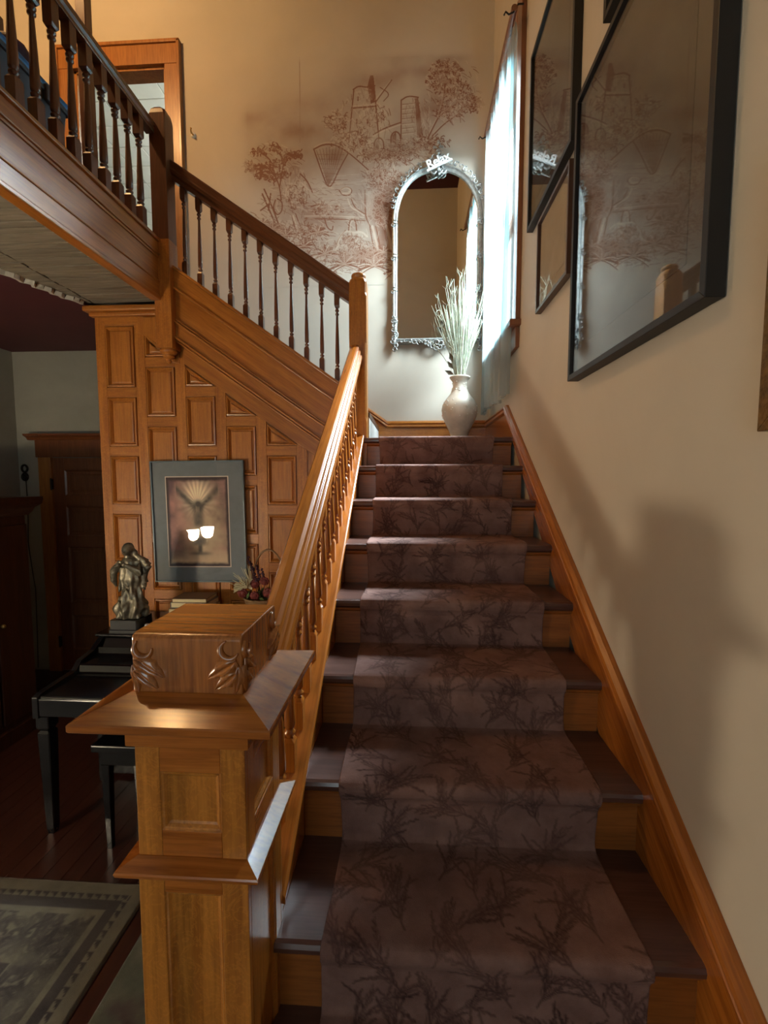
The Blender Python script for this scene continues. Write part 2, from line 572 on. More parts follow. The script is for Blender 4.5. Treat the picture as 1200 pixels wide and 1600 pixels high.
def grid_mesh(name, pos, mat, parent=None, attrs=None, colors=None, smooth=True):
    """pos: (nv, nu, 3) array"""
    nv, nu, _ = pos.shape
    me = bpy.data.meshes.new(name)
    me.vertices.add(nu * nv)
    me.vertices.foreach_set('co', pos.reshape(-1).astype(np.float32))
    i = np.arange(nv - 1)[:, None] * nu + np.arange(nu - 1)[None, :]
    q = np.stack([i, i + 1, i + nu + 1, i + nu], -1).reshape(-1, 4)
    nf = len(q)
    me.loops.add(nf * 4); me.loops.foreach_set('vertex_index', q.reshape(-1).astype(np.int32))
    me.polygons.add(nf)
    me.polygons.foreach_set('loop_start', (np.arange(nf) * 4).astype(np.int32))
    me.update(calc_edges=True)
    me.polygons.foreach_set('use_smooth', np.full(nf, smooth))
    for k, a in (attrs or {}).items():
        at = me.attributes.new(k, 'FLOAT', 'POINT')
        at.data.foreach_set('value', a.reshape(-1).astype(np.float32))
    for k, a in (colors or {}).items():
        at = me.attributes.new(k, 'FLOAT_COLOR', 'POINT')
        rgba = np.ones((nu * nv, 4), np.float32); rgba[:, :3] = a.reshape(-1, 3)
        at.data.foreach_set('color', rgba.reshape(-1))
    me.validate()
    me.materials.append(MATS[mat])
    o = bpy.data.objects.new(name, me)
    COL.objects.link(o)
    if parent is not None: o.parent = parent
    return o


# ------------------------------------------------------------------ the setting
XR = 0.645          # right wall
YB = 3.78           # back wall
XL = -3.47          # left wall
ZC = 2.85           # ground floor ceiling
ZF2 = 3.20          # upper floor
ZC2 = 5.76          # upper ceiling
YF = -2.2           # wall behind the photographer
YU = 1.0            # upper wall over the foot of the stairs
R_, T_ = 0.182, 0.27
Y0, Z0 = 2.78, 2.002


def nose(y):
    return Z0 - (Y0 - y) * SLOPE


fl = empty('floor', (0, 0, 0), kind='structure')
MB().box(XL - 0.1, XR + 0.12, YF - 0.1, YB + 0.1, -0.12, -0.012).build('subfloor', 'dark_cabinet_wood', fl)
px = XL
k = 0
while px < -0.30:
    w = 0.085
    MB().box(px + 0.001, px + w - 0.001, 0.1, 2.84, -0.012, 0.0).build('plank', 'floor_wood', fl)
    px += w
MB().box(XL, XR, YF, 0.1, -0.012, 0.0).build('near_boards', 'floor_wood', fl)
MB().box(XL, -2.06, 2.84, YB, -0.012, 0.0).build('far_boards', 'floor_wood', fl)

# right wall with the landing window opening
WY0, WY1, WZ0, WZ1 = 2.84, 3.58, 2.68, 4.36
wr = empty('wall_right', (0, 0, 0), kind='structure')
m = MB()
m.box(XR, XR + 0.12, YF - 0.1, WY0, 0, ZC2)
m.box(XR, XR + 0.12, WY1, YB + 0.1, 0, ZC2)
m.box(XR, XR + 0.12, WY0, WY1, 0, WZ0)
m.box(XR, XR + 0.12, WY0, WY1, WZ1, ZC2)
m.build('plaster_face', 'plaster', wr)

# back wall: opening of the upstairs door, door below on the left
UX0, UX1, UZ1 = -2.78, -2.0, 5.10
wb = empty('wall_back', (0, 0, 0), kind='structure')
m = MB()
m.box(XL - 0.1, UX0, YB, YB + 0.12, ZC, ZC2)
m.box(UX1, XR + 0.12, YB, YB + 0.12, ZC, ZC2)
m.box(UX0, UX1, YB, YB + 0.12, UZ1, ZC2)
m.box(UX0, UX1, YB, YB + 0.12, ZC, ZF2)
m.box(-2.0, XR + 0.12, YB, YB + 0.12, 0, ZC)
m.build('plaster_face', 'plaster', wb)
MB().box(XL - 0.1, -2.0, YB, YB + 0.12, 0, ZC).build('lower_plaster_face', 'plaster_grey', wb)

wl = empty('wall_left', (0, 0, 0), kind='structure')
MB().box(XL - 0.12, XL, YF - 0.1, YB, 0, ZC).build('lower_plaster_face', 'plaster_grey', wl)
MB().box(XL - 0.12, XL, YF - 0.1, YB, ZC, ZC2).build('upper_plaster_face', 'plaster', wl)

# wall behind the photographer with a hall window
wf = empty('wall_front', (0, 0, 0), kind='structure')
m = MB()
m.box(XL - 0.1, -1.10, YF - 0.12, YF, 0, ZC)
m.box(0.0, XR + 0.12, YF - 0.12, YF, 0, ZC)
m.box(-1.10, 0.0, YF - 0.12, YF, 0, 0.95)
m.box(-1.10, 0.0, YF - 0.12, YF, 2.55, ZC)
m.box(XL - 0.1, XR + 0.12, YF - 0.12, YF, ZC, ZC2)
m.build('plaster_face', 'plaster', wf)
w2 = empty('window_2', (-0.55, YF, 0.95), kind='structure')
m = MB()
m.box(-0.65, -0.55, 0, 0.03, -0.1, 1.7).box(0.55, 0.65, 0, 0.03, -0.1, 1.7).box(-0.65, 0.65, 0, 0.03, 1.6, 1.72).box(-0.65, 0.65, 0, 0.05, -0.1, 0)
m.build('window_frame', 'casing_wood', w2)
MB().box(-0.55, 0.55, -0.07, -0.04, 0.77, 0.82).build('meeting_rail', 'casing_wood', w2)
MB().box(-0.55, 0.55, -0.062, -0.057, 0, 1.6).build('pane', 'window_glass', w2)

# upper wall closing the stairwell over the foot of the stairs
wu = MB().box(-1.55, XR + 0.0, YU - 0.14, YU, ZC, ZC2).build('wall_upper_front', 'plaster')
tag(wu, kind='structure')

# ceilings
cl = empty('ceiling', (0, 0, 0), kind='structure')
# ragged edge of the plaster where the laths are laid bare
rag = []
yy = 0.9
while yy < 2.80:
    f = (yy - 0.9) / 1.9
    rag.append((-2.235 + 0.165 * max(0, (yy - 2.25)) / 0.55 + random.uniform(-0.018, 0.018), yy))
    yy += 0.032
poly = [(XL, 0.9)] + rag + [(-2.07, 2.86), (-2.07, YB), (XL, YB)]
m = MB().prism(poly, 'z', ZC, ZC + 0.02)
m.build('plaster_sheet', 'maroon_plaster', cl)
m = MB().box(XL, XR, YF, 0.9, ZC, ZC + 0.02).box(-1.58, XR, 0.9, YU, ZC, ZC + 0.02)
m.build('plaster_sheet', 'plaster_grey', cl)
m = MB().box(XL, -1.60, 0.9, YB, ZC + 0.034, ZF2 - 0.03).box(XL, XR, YF, 0.9, ZC + 0.02, ZF2 - 0.03)
m.build('floor_slab', 'dark_cabinet_wood', cl)
MB().box(XL, -1.60, 0.9, YB, ZF2 - 0.03, ZF2).build('upper_floor_boards', 'floor_wood', cl)
m = MB()
for i in range(len(rag) - 1):
    x, y = rag[i]; x2, y2 = rag[i + 1]
    m.add([(x - 0.015, y, ZC - 0.002), (x + 0.006, y, ZC - 0.006), (x + 0.012 + random.uniform(0, .012), y, ZC + 0.018), (x2 - 0.015, y2, ZC - 0.002), (x2 + 0.006, y2, ZC - 0.006), (x2 + 0.012, y2, ZC + 0.018)],
          [(0, 3, 4, 1), (1, 4, 5, 2)])
m.build('broken_plaster_edge', 'plaster_edge', cl)
yy = 0.92
while yy < 2.80:
    w = random.uniform(0.036, 0.041)
    dz = random.uniform(0, 0.005)
    xa = -1.60; xb = -2.025 + random.uniform(-0.004, 0.004)
    t = random.uniform(-0.003, 0.003)
    MB().add([(xa, yy, ZC + 0.018 + dz), (xb, yy + t, ZC + 0.018 + dz), (xb, yy + w + t, ZC + 0.016 + dz), (xa, yy + w, ZC + 0.018 + dz),
              (xa, yy, ZC + 0.026 + dz), (xb, yy + t, ZC + 0.026 + dz), (xb, yy + w + t, ZC + 0.026 + dz), (xa, yy + w, ZC + 0.026 + dz)],
             [(0, 1, 2, 3), (4, 7, 6, 5), (0, 4, 5, 1), (1, 5, 6, 2), (2, 6, 7, 3), (3, 7, 4, 0)]).build('lath', 'lath_wood', cl)
    dz = random.uniform(0, 0.006)
    MB().box(-2.26, -2.036 + random.uniform(-.004, .003), yy + t, yy + w + t, ZC + 0.018 + dz, ZC + 0.028 + dz).build('lath', 'lath_wood', cl)
    yy += w + random.uniform(0.004, 0.008)
MB().box(XL, XR + 0.12, YF, YB, ZC2, ZC2 + 0.1).build('ceiling_upper', 'maroon_plaster')
tag(bpy.data.objects['ceiling_upper'], kind='structure')

# room behind the upstairs door: walls and tiled ceiling
ur = empty('wall_upper_room', (0, 0, 0), kind='structure')
m = MB().box(-5.4, -5.3, YB + .12, 7.4, ZF2, 5.6).box(-1.2, -1.1, YB + .12, 7.4, ZF2, 5.6).box(-5.4, -1.1, 7.4, 7.5, ZF2, 5.6).box(-5.4, XL - 0.12, YB, YB + .12, ZF2, 5.6)
m.build('plaster_face', 'white_paint_and_glare', ur)
MB().box(-5.4, -1.1, YB + .12, 7.5, ZF2 - 0.1, ZF2).build('floor_boards', 'floor_wood', ur)
ct = empty('ceiling_upper_room', (0, 0, 0), kind='structure')
MB().box(-5.4, -1.1, YB + .12, 7.5, 5.53, 5.6).build('backing_board', 'tile_joint_grey', ct)
tile = None
for i in range(14):
    for j in range(11):
        x = -5.29 + i * 0.318; y = YB + 0.13 + 0.06 + j * 0.305
        if x + .318 > -1.1: continue
        if tile is None:
            tile = MB().box(0.004, 0.314, 0.004, 0.301, 0, 0.014).build('ceiling_tile', 'ceiling_tile_white', ct, 0.004, loc=(x, y, 5.516))
        else:
            copy_part(tile, ct, (x, y, 5.516))

# ------------------------------------------------------------------ mural painted on the back wall
def mural():
    # points are image pixel positions: 1 unit = 5 mm on the wall; origin upper left
    S = 0.0054
    AX, AZ = -1.452, 5.14
    ox, oy = 362, 85
    W, H = 385, 350
    sup = 1.8
    nu, nv = int(W * sup), int(H * sup)
    R = Ras(nu, nv); Lr = Ras(nu, nv)
    rng = np.random.default_rng(5)

    def T(pts):
        p = [((x - ox) * sup, (y - oy) * sup) for x, y in pts]
        return p

    def round_(pts, closed=False):
        if len(pts) < 3: return pts
        for _ in range(2):
            q = [] if closed else [pts[0]]
            n = len(pts)
            for i in range(n if closed else n - 1):
                a, b = pts[i], pts[(i + 1) % n]
                q += [(a[0] * .75 + b[0] * .25, a[1] * .75 + b[1] * .25), (a[0] * .25 + b[0] * .75, a[1] * .25 + b[1] * .75)]
            if not closed: q.append(pts[-1])
            pts = q
        return pts

    def tone(pts, v):
        p = round_(T(pts), True)
        R.fill(p, v * 0.7)

    def ink(pts, w=0.8, v=0.7, s=1.0): R.stroke(round_(T(pts)), w * 1.15 + 0.1, min(v * 1.35, 1), s)

    def lit(pts, w=0.9, v=0.6, s=1.0): Lr.stroke(round_(T(pts)), w, v, s)

    def soft(x, y, rx, ry, v): R.blob((x - ox) * sup, (y - oy) * sup, rx * sup, ry * sup, v * 1.8)

    def wig(x, y, n, st, ang, turn):
        p = [(x, y)]
        for _ in range(n):
            ang += rng.normal(0, turn); x += st * math.cos(ang); y += st * math.sin(ang); p.append((x, y))
        return p

    def scribble(cx, cy, rx, ry, n, ln=7, v=0.6, w=0.7, both=True):
        for _ in range(int(n * 2.0)):
            a = rng.random() * 2 * PI; r = math.sqrt(rng.random())
            x = cx + rx * r * math.cos(a); y = cy + ry * r * math.sin(a)
            p = wig(x, y, 4, ln / 4, rng.random() * 2 * PI, 0.9)
            if both and rng.random() < 0.4: lit(p, 0.6, v * 0.75)
            else: ink(p, w, v * rng.uniform(0.5, 1.1))

    def fern(x, y, n, ln, a0, a1, v=0.7):
        for i in range(n):
            a = a0 + (a1 - a0) * i / max(n - 1, 1)
            p = [(x + ln * t * math.cos(a) , y + ln * t * math.sin(a) + 0.35 * ln * t * t) for t in (0, .3, .6, .85, 1)]
            (ink if i % 2 else lit)(p, 0.9, v)
            q = [(a_ + 1.2, b_ + 1.2) for a_, b_ in p]
            ink(q, 0.7, v)

    # sky wash and ground tone
    for a in [(425, 178, 75, 26, .13), (480, 160, 70, 26, .13), (560, 140, 50, 40, .12), (650, 118, 60, 14, .20), (620, 100, 50, 14, .12), (590, 130, 70, 20, .12),
              (690, 105, 30, 8, .2), (470, 200, 80, 18, .16), (540, 185, 40, 30, .16), (640, 190, 70, 40, .12), (440, 280, 40, 50, .16), (530, 260, 90, 60, .14),
              (480, 330, 80, 35, .26), (590, 300, 40, 70, .28), (560, 390, 60, 18, .30), (600, 350, 30, 60, .25), (690, 150, 40, 45, .2), (620, 230, 50, 20, .25), (400, 250, 30, 40, .14), (500, 380, 90, 30, .2), (450, 230, 60, 40, .12), (660, 180, 60, 50, .12), (560, 320, 50, 50, .14), (520, 235, 30, 30, .16), (385, 175, 30, 12, .12)]:
        soft(*a)
    # wall paper seam
    ink([(465, 86), (465, 150), (464, 215)], 0.6, .35)
    # windmill tower
    R.fill(T([(546, 140), (576, 138), (583, 215), (538, 218)]), .30)
    ink([(546, 140), (538, 218)], 1, .8); ink([(576, 138), (583, 215)], 1, .8); ink([(543, 168), (579, 167)], 1.2, .7); lit([(543, 165), (579, 164)], .8, .6)
    ink([(545, 141), (553, 136), (565, 139), (577, 137)], 1.1, .8)
    R.fill(T([(566, 138), (570, 122), (575, 122), (579, 160), (571, 163)]), .75)
    lit([(577, 158), (600, 131)], .7, .5); ink([(579, 160), (602, 130)], .8, .6); ink([(585, 140), (600, 150), (590, 160)], .7, .5)
    for x, y in [(552, 152), (550, 185), (566, 186), (556, 200)]: ink([(x, y), (x, y + 5)], 1.4, .7)
    scribble(562, 190, 16, 22, 26, 6, .5)
    scribble(562, 150, 12, 12, 14, 5, .5)
    # bushes by the mill
    scribble(520, 185, 18, 14, 60, 7, .7); scribble(540, 215, 30, 14, 80, 7, .65); scribble(588, 180, 8, 12, 14, 6, .6)
    # ruined tower, bridge and arches
    R.fill(T([(616, 160), (636, 158), (645, 215), (617, 218)]), .22)
    R.fill(T([(636, 158), (641, 158), (649, 216), (640, 216)]), .8)
    ink([(616, 160), (616, 218)], 1, .8); ink([(616, 160), (626, 154), (641, 157)], 1.2, .8)
    for y in range(166, 214, 7): ink([(618, y), (636, y - 1)], .6, .5); lit([(618, y + 2), (634, y + 1)], .6, .5)
    ink([(575, 208), (590, 200), (616, 192)], 1, .7); lit([(574, 211), (590, 203), (616, 195)], 1, .6)
    for cx, cy in [(583, 222), (608, 214)]:
        ink([(cx - 7, cy + 8), (cx - 7, cy - 4), (cx, cy - 10), (cx + 7, cy - 4), (cx + 7, cy + 8)], 1.2, .8)
        R.fill(T([(cx - 5, cy + 8), (cx - 5, cy - 3), (cx, cy - 8), (cx + 1, cy - 3), (cx + 1, cy + 8)]), .7)
    # rocky bank
    scribble(600, 240, 45, 12, 110, 9, .7); scribble(650, 225, 35, 10, 90, 8, .7); scribble(575, 238, 20, 10, 40, 8, .6)
    # right tree
    for cx, cy, rx, ry, n in [(680, 122, 24, 16, 130), (690, 145, 24, 16, 110), (700, 168, 30, 14, 130), (722, 172, 16, 10, 50), (668, 135, 16, 10, 40), (685, 182, 22, 8, 50)]:
        scribble(cx, cy, rx, ry, n, 5, .75, .8)
    for p in [[(655, 218), (664, 200), (672, 185), (678, 165), (680, 140)], [(662, 214), (680, 196), (700, 184)], [(672, 186), (690, 172)]]:
        ink(p, 1.3, .75); lit([(x - 1.8, y) for x, y in p], .7, .5)
    # net held on a pole
    tone([(485, 226), (500, 219), (525, 222), (536, 233), (524, 255), (508, 290), (500, 278)], .30)
    ink([(485, 226), (500, 219), (520, 221), (538, 234)], 1.3, .9); ink([(485, 226), (497, 262), (508, 290), (524, 256), (537, 234)], 1, .8)
    lit([(486, 223), (501, 216), (521, 218)], .8, .6)
    ink([(538, 234), (552, 246), (567, 260)], 1, .8)
    for i in range(9): ink([(489 + i * 5, 228 - 4 * math.sin(i / 3)), (499 + i * 2.2, 255 + i), (506, 282)], .5, .5)
    for i in range(7): ink([(490 + i * 2, 234 + i * 7), (531 - i * 3, 236 + i * 7)], .5, .45)
    # left tree
    for p in [[(434, 300), (432, 280), (425, 262), (412, 255), (395, 260)], [(432, 280), (436, 258), (440, 240), (430, 228)], [(425, 262), (408, 245), (395, 248)], [(438, 250), (450, 232), (462, 236)], [(425, 262), (420, 240), (405, 228)]]:
        ink(p, 1.1, .75)
    for cx, cy in [(402, 226), (424, 222), (398, 252), (408, 262), (445, 234), (458, 234), (430, 245), (425, 268), (388, 248), (415, 250), (438, 262)]:
        scribble(cx, cy, 11, 6, 17, 5, .75, 1.0, False)
    # seated boy with pipe
    tone([(444, 262), (446, 252), (456, 248), (464, 253), (460, 264), (450, 272)], .75)
    tone([(442, 276), (456, 270), (466, 285), (470, 305), (450, 318), (440, 305)], .42)
    ink([(464, 262), (474, 272), (482, 290)], 1.2, .7); lit([(463, 272), (475, 286)], 1.2, .7)
    lit([(444, 280), (440, 295), (444, 300)], 1.2, .7)
    scribble(455, 295, 15, 20, 60, 8, .7)
    lit([(452, 325), (458, 345), (462, 350)], 2.2, .7); ink([(456, 322), (462, 340), (468, 352)], .9, .8); ink([(450, 325), (455, 346)], .8, .8)
    tone([(422, 305), (428, 297), (436, 303), (434, 320), (425, 322)], .45)
    ink([(425, 300), (421, 312), (427, 324), (435, 318), (436, 303), (428, 298)], 1, .8); lit([(428, 303), (426, 312), (430, 318)], 1, .6)
    for p in [[(408, 283), (420, 310), (432, 345)], [(402, 315), (416, 305)], [(405, 290), (430, 350)], [(418, 290), (414, 315)]]: ink(p, 1.3, .75)
    # reclining girl
    lit([(525, 288), (533, 284), (541, 288), (538, 294), (528, 294)], 2, .7); ink([(523, 289), (533, 283), (543, 288), (540, 297), (528, 297), (523, 289)], .8, .8)
    tone([(518, 300), (532, 298), (538, 312), (535, 325), (505, 325), (510, 308)], .4)
    lit([(536, 302), (540, 315), (552, 322), (560, 328)], 1.5, .7); ink([(541, 302), (546, 316), (562, 326)], .8, .8)
    lit([(500, 312), (512, 312), (506, 322), (498, 326)], 2.4, .6); scribble(505, 318, 22, 10, 50, 7, .65)
    ink([(480, 312), (492, 308), (505, 312)], 1.3, .8); tone([(470, 312), (482, 306), (498, 314), (494, 322), (474, 322)], .5)
    lit([(470, 326), (510, 327), (560, 331)], 1.0, .7); ink([(470, 330), (520, 332), (562, 336)], .9, .7)
    ink([(500, 330), (504, 345), (512, 350), (513, 343)], 1, .8)
    # standing figure in a full coat
    tone([(560, 262), (575, 258), (590, 262), (596, 275), (590, 292), (570, 290), (562, 280)], .45)
    scribble(580, 275, 18, 15, 90, 7, .7)
    for i in range(7): lit([(567 + i * 2.2, 292), (566 + i * 2.4, 312), (565 + i * 2, 328)], .7, .55) if i < 4 else None
    tone([(575, 292), (600, 290), (607, 330), (598, 345), (570, 345), (563, 330)], .28)
    ink([(562, 290), (562, 330), (570, 345)], 1.1, .8); ink([(600, 288), (609, 312), (606, 340)], 1, .8)
    scribble(588, 318, 19, 26, 120, 10, .6)
    for x in (573, 594): lit([(x, 345), (x + 5, 365), (x + 8, 380)], 3.0, .75); ink([(x - 4, 345), (x, 368), (x + 3, 381), (x + 13, 382), (x + 9, 362), (x + 5, 345)], .8, .85)
    scribble(605, 300, 8, 40, 60, 8, .7)
    # basket with cloth
    ink([(537, 350), (538, 336), (543, 332), (548, 337), (549, 350)], 1.1, .8); lit([(539, 350), (540, 338), (544, 335)], .8, .7)
    lit([(520, 372), (523, 358), (533, 350), (545, 354), (556, 352), (565, 360)], 2.2, .7); scribble(543, 365, 18, 10, 80, 6, .7)
    ink([(516, 378), (522, 360), (532, 350)], .9, .8); lit([(515, 380), (522, 372)], 1.6, .7)
    # foliage foreground
    for x, y, n, ln, a0, a1 in [(420, 345, 9, 16, 3.3, 6.1), (440, 355, 9, 18, 3.3, 6.1), (468, 372, 9, 18, 3.2, 6.2), (490, 352, 8, 16, 3.3, 6.2), (500, 385, 11, 22, 3.1, 6.3), (530, 402, 13, 24, 2.9, 6.5),
                                (575, 405, 13, 25, 2.9, 6.6), (610, 412, 10, 20, 2.8, 6.5), (470, 395, 8, 16, 3.1, 6.3), (590, 385, 9, 14, 3.2, 6.2), (625, 395, 8, 16, 3.0, 6.3), (405, 335, 7, 12, 3.3, 6.2), (635, 412, 8, 14, 2.9, 6.4)]:
        fern(x, y, n, ln, a0, a1, .75)
    scribble(455, 352, 45, 16, 170, 9, .62); scribble(520, 385, 60, 14, 190, 9, .62); scribble(585, 390, 45, 10, 120, 9, .62); scribble(420, 340, 20, 12, 50, 8, .6)
    # engraved hatching over land, figures and clouds
    for cx, cy, rx, ry, n, ang in [(470, 320, 85, 50, 330, .3), (585, 310, 40, 75, 330, 1.2), (530, 390, 95, 26, 260, .2), (610, 235, 60, 20, 200, .4), (560, 185, 40, 45, 130, 1.4),
                                   (455, 285, 22, 40, 120, 1.3), (640, 185, 20, 32, 80, 1.5), (420, 240, 45, 30, 90, .6), (690, 150, 40, 50, 110, .9)]:
        for _ in range(n):
            a = rng.random() * 2 * PI; r = math.sqrt(rng.random())
            x = cx + rx * r * math.cos(a); y = cy + ry * r * math.sin(a); d = ang + rng.normal(0, .35); l = rng.uniform(4, 11)
            q = [(x, y), (x + l * .5 * math.cos(d), y + l * .5 * math.sin(d) - .8), (x + l * math.cos(d), y + l * math.sin(d))]
            if rng.random() < .22: lit(q, .5, .5)
            else: ink(q, .35, rng.uniform(.28, .6))
    # water lines
    for _ in range(60):
        x = rng.uniform(490, 560); y = rng.uniform(262, 330)
        (ink if rng.random() < .6 else lit)([(x, y), (x + rng.uniform(6, 22), y + rng.uniform(-.5, .5))], .5, rng.uniform(.2, .5))
    R.flush(); Lr.flush()
    A = np.clip(R.a, 0, 1)
    A *= 0.5 + 1.0 * smooth_noise(nu, nv, 40, rng, 4)
    Lt = np.clip(Lr.a, 0, 1) * 0.38
    # fade at the rim
    Y, X = np.mgrid[0:nv, 0:nu]
    fx = np.clip(np.minimum(X, nu - 1 - X) / 40.0, 0, 1); fy = np.clip(np.minimum(Y, nv - 1 - Y) / 24.0, 0, 1)
    A *= fx * fy; Lt *= fx * fy
    pos = np.zeros((nv, nu, 3))
    pos[..., 0] = AX + X / sup * S * 1.0
    pos[..., 1] = YB - 0.0015
    pos[..., 2] = AZ - Y / sup * S * 0.955
    o = grid_mesh('mural_painting', pos[:, ::1], 'plaster_mural', wb, {'ink': np.clip(A * 1.15 + 0.02, 0, 1) * 0.92 * fx * fy, 'light': Lt})
    o['label'] = 'brown toile landscape scene painted on the plaster'
    # facing the room
    bm = bmesh.new(); bm.from_mesh(o.data)
    if bm.faces[:] and True:
        bm.faces.ensure_lookup_table()
        if bm.faces[0].normal.y > 0:
            bmesh.ops.reverse_faces(bm, faces=bm.faces)
            bm.to_mesh(o.data)
    bm.free()


mural()

# ------------------------------------------------------------------ lower staircase
XS0, XS1 = -0.285, 0.62
st = empty('staircase', (0.17, 1.5, 0), 'lower oak staircase with dark treads climbing to the landing', 'staircase')


def W(o):      # keep world coordinates under a displaced parent
    p = o.parent
    if p is not None:
        o.matrix_parent_inverse = Matrix.Translation(p.location).inverted()
    return o


def nosed_tread(y, z, x0, x1, depth):
    prof = [(y + depth, z), (y + 0.012, z), (y + 0.004, z - 0.004), (y, z - 0.013), (y + 0.001, z - 0.024), (y + 0.008, z - 0.032), (y + 0.02, z - 0.034), (y + depth, z - 0.034)]
    return MB().prism(prof, 'x', x0, x1)


for k in range(11):
    y = Y0 - k * T_; z = Z0 - k * R_
    x1 = XS1 + (0.004)
    x0 = XS0 - 0.01
    if k == 0:
        W(nosed_tread(y, z, x0, XR, YB - y).build('landing_floor', 'tread_wood', st))
    else:
        W(nosed_tread(y, z, x0, x1, T_ + 0.028).build('tread', 'tread_wood', st))
    W(MB().box(x0, x1, y + 0.028, y + 0.046, z - R_ - (0 if k == 10 else 0.001), z - 0.034).build('riser', 'riser_wood', st))
    W(MB().prism([(y + 0.028, z - 0.034), (y + 0.012, z - 0.034), (y + 0.014, z - 0.042), (y + 0.022, z - 0.047), (y + 0.028, z - 0.052)], 'x', x0, x1).build('cove_moulding', 'riser_wood', st))
# closed stringer at the open side and its sloping cap
ya, yb = 0.948, 2.80
W(MB().prism([(ya, max(0, nose(ya) - 0.36)), (yb, nose(yb) - 0.36), (yb, nose(yb) - 0.004), (ya, nose(ya) - 0.004)], 'x', -0.362, -0.296).build('stringer', 'oak_slope', st))
cap_prof = [(-0.374, -0.006), (-0.374, 0.010), (-0.368, 0.016), (-0.290, 0.016), (-0.284, 0.010), (-0.284, -0.006)]


def sweep_y(prof, ya, yb, f, n=1):
    rings = []
    for i in range(n + 1):
        y = ya + (yb - ya) * i / n
        rings.append([(x, y, f(y) + dz) for x, dz in prof])
    return MB().loft(rings)


W(MB().prism([(0.02, 0), (0.745, 0), (0.745, nose(0.745) - 0.21), (0.02, 0.03)], 'x', -0.310, -0.296).build('end_panel', 'oak_slope', st))
W(sweep_y(cap_prof, ya, 2.785, nose).build('stringer_cap', 'oak_slope', st, 0.002))
W(MB().prism([(0.95, 0.0), (2.86, 0.0), (2.86, nose(2.86) - 0.3), (0.95, nose(0.95) - 0.3)], 'x', -0.345, -0.325).build('spandrel_panel', 'oak_panel', st))
# wall skirting that follows the stairs, its moulded cap turning level over the landing
bs = empty('baseboard_right', (0, 0, 0), kind='structure')
YT = 3.0
ZB = 2.225
face = [(0.0, 0), (0.0, nose(0.0) + 0.10), (YT, ZB - 0.03), (YB, ZB - 0.03), (YB, 1.98), (Y0, 1.98), (0.3, 0)]
MB().prism(face, 'x', 0.624, XR).build('skirt_board', 'oak_slope', bs)


def skirt_top(y): return ZB + (y - YT) * ((ZB - (nose(0.0) + 0.145)) / YT)


capb = [(XR, -0.012), (XR, 0.004), (0.628, 0.004), (0.614, -0.006), (0.610, -0.018), (0.617, -0.028), (0.612, -0.034), (0.612, -0.046), (0.620, -0.056), (0.624, -0.058), (XR, -0.058)]
sweep_y(capb, 0.0, YT, skirt_top).build('skirt_cap', 'oak_slope', bs, 0.0015)
sweep_y(capb, YT, YB, lambda y: ZB).build('skirt_cap', 'oak_y', bs, 0.0015)
bb = empty('baseboard_back', (0, 0, 0), kind='structure')
# back wall of the landing, then rising with the upper flight
XT = -0.19
bk = [(XR, 1.98), (XT, 1.98), (-1.6, 2.9), (-1.6, ZB - 0.03 + (1.6 + XT) * SLOPE2), (XT, ZB - 0.03), (XR, ZB - 0.03)]
MB().prism(bk, 'y', YB - 0.021, YB).build('skirt_board', 'oak_x', bb)
capk = [(YB, -0.012), (YB, 0.004), (YB - 0.017, 0.004), (YB - 0.031, -0.006), (YB - 0.035, -0.018), (YB - 0.028, -0.028), (YB - 0.033, -0.034), (YB - 0.033, -0.046), (YB - 0.025, -0.056), (YB, -0.058)]
for xa, xb, za, zb, mt in ((XR, XT, ZB, ZB, 'oak_x'), (XT, -1.6, ZB, ZB + (1.6 + XT) * SLOPE2, 'oak_slope2')):
    MB().loft([[(xa, y, za + dz) for y, dz in capk], [(xb, y, zb + dz) for y, dz in capk]]).build('skirt_cap', mt, bb, 0.0015)

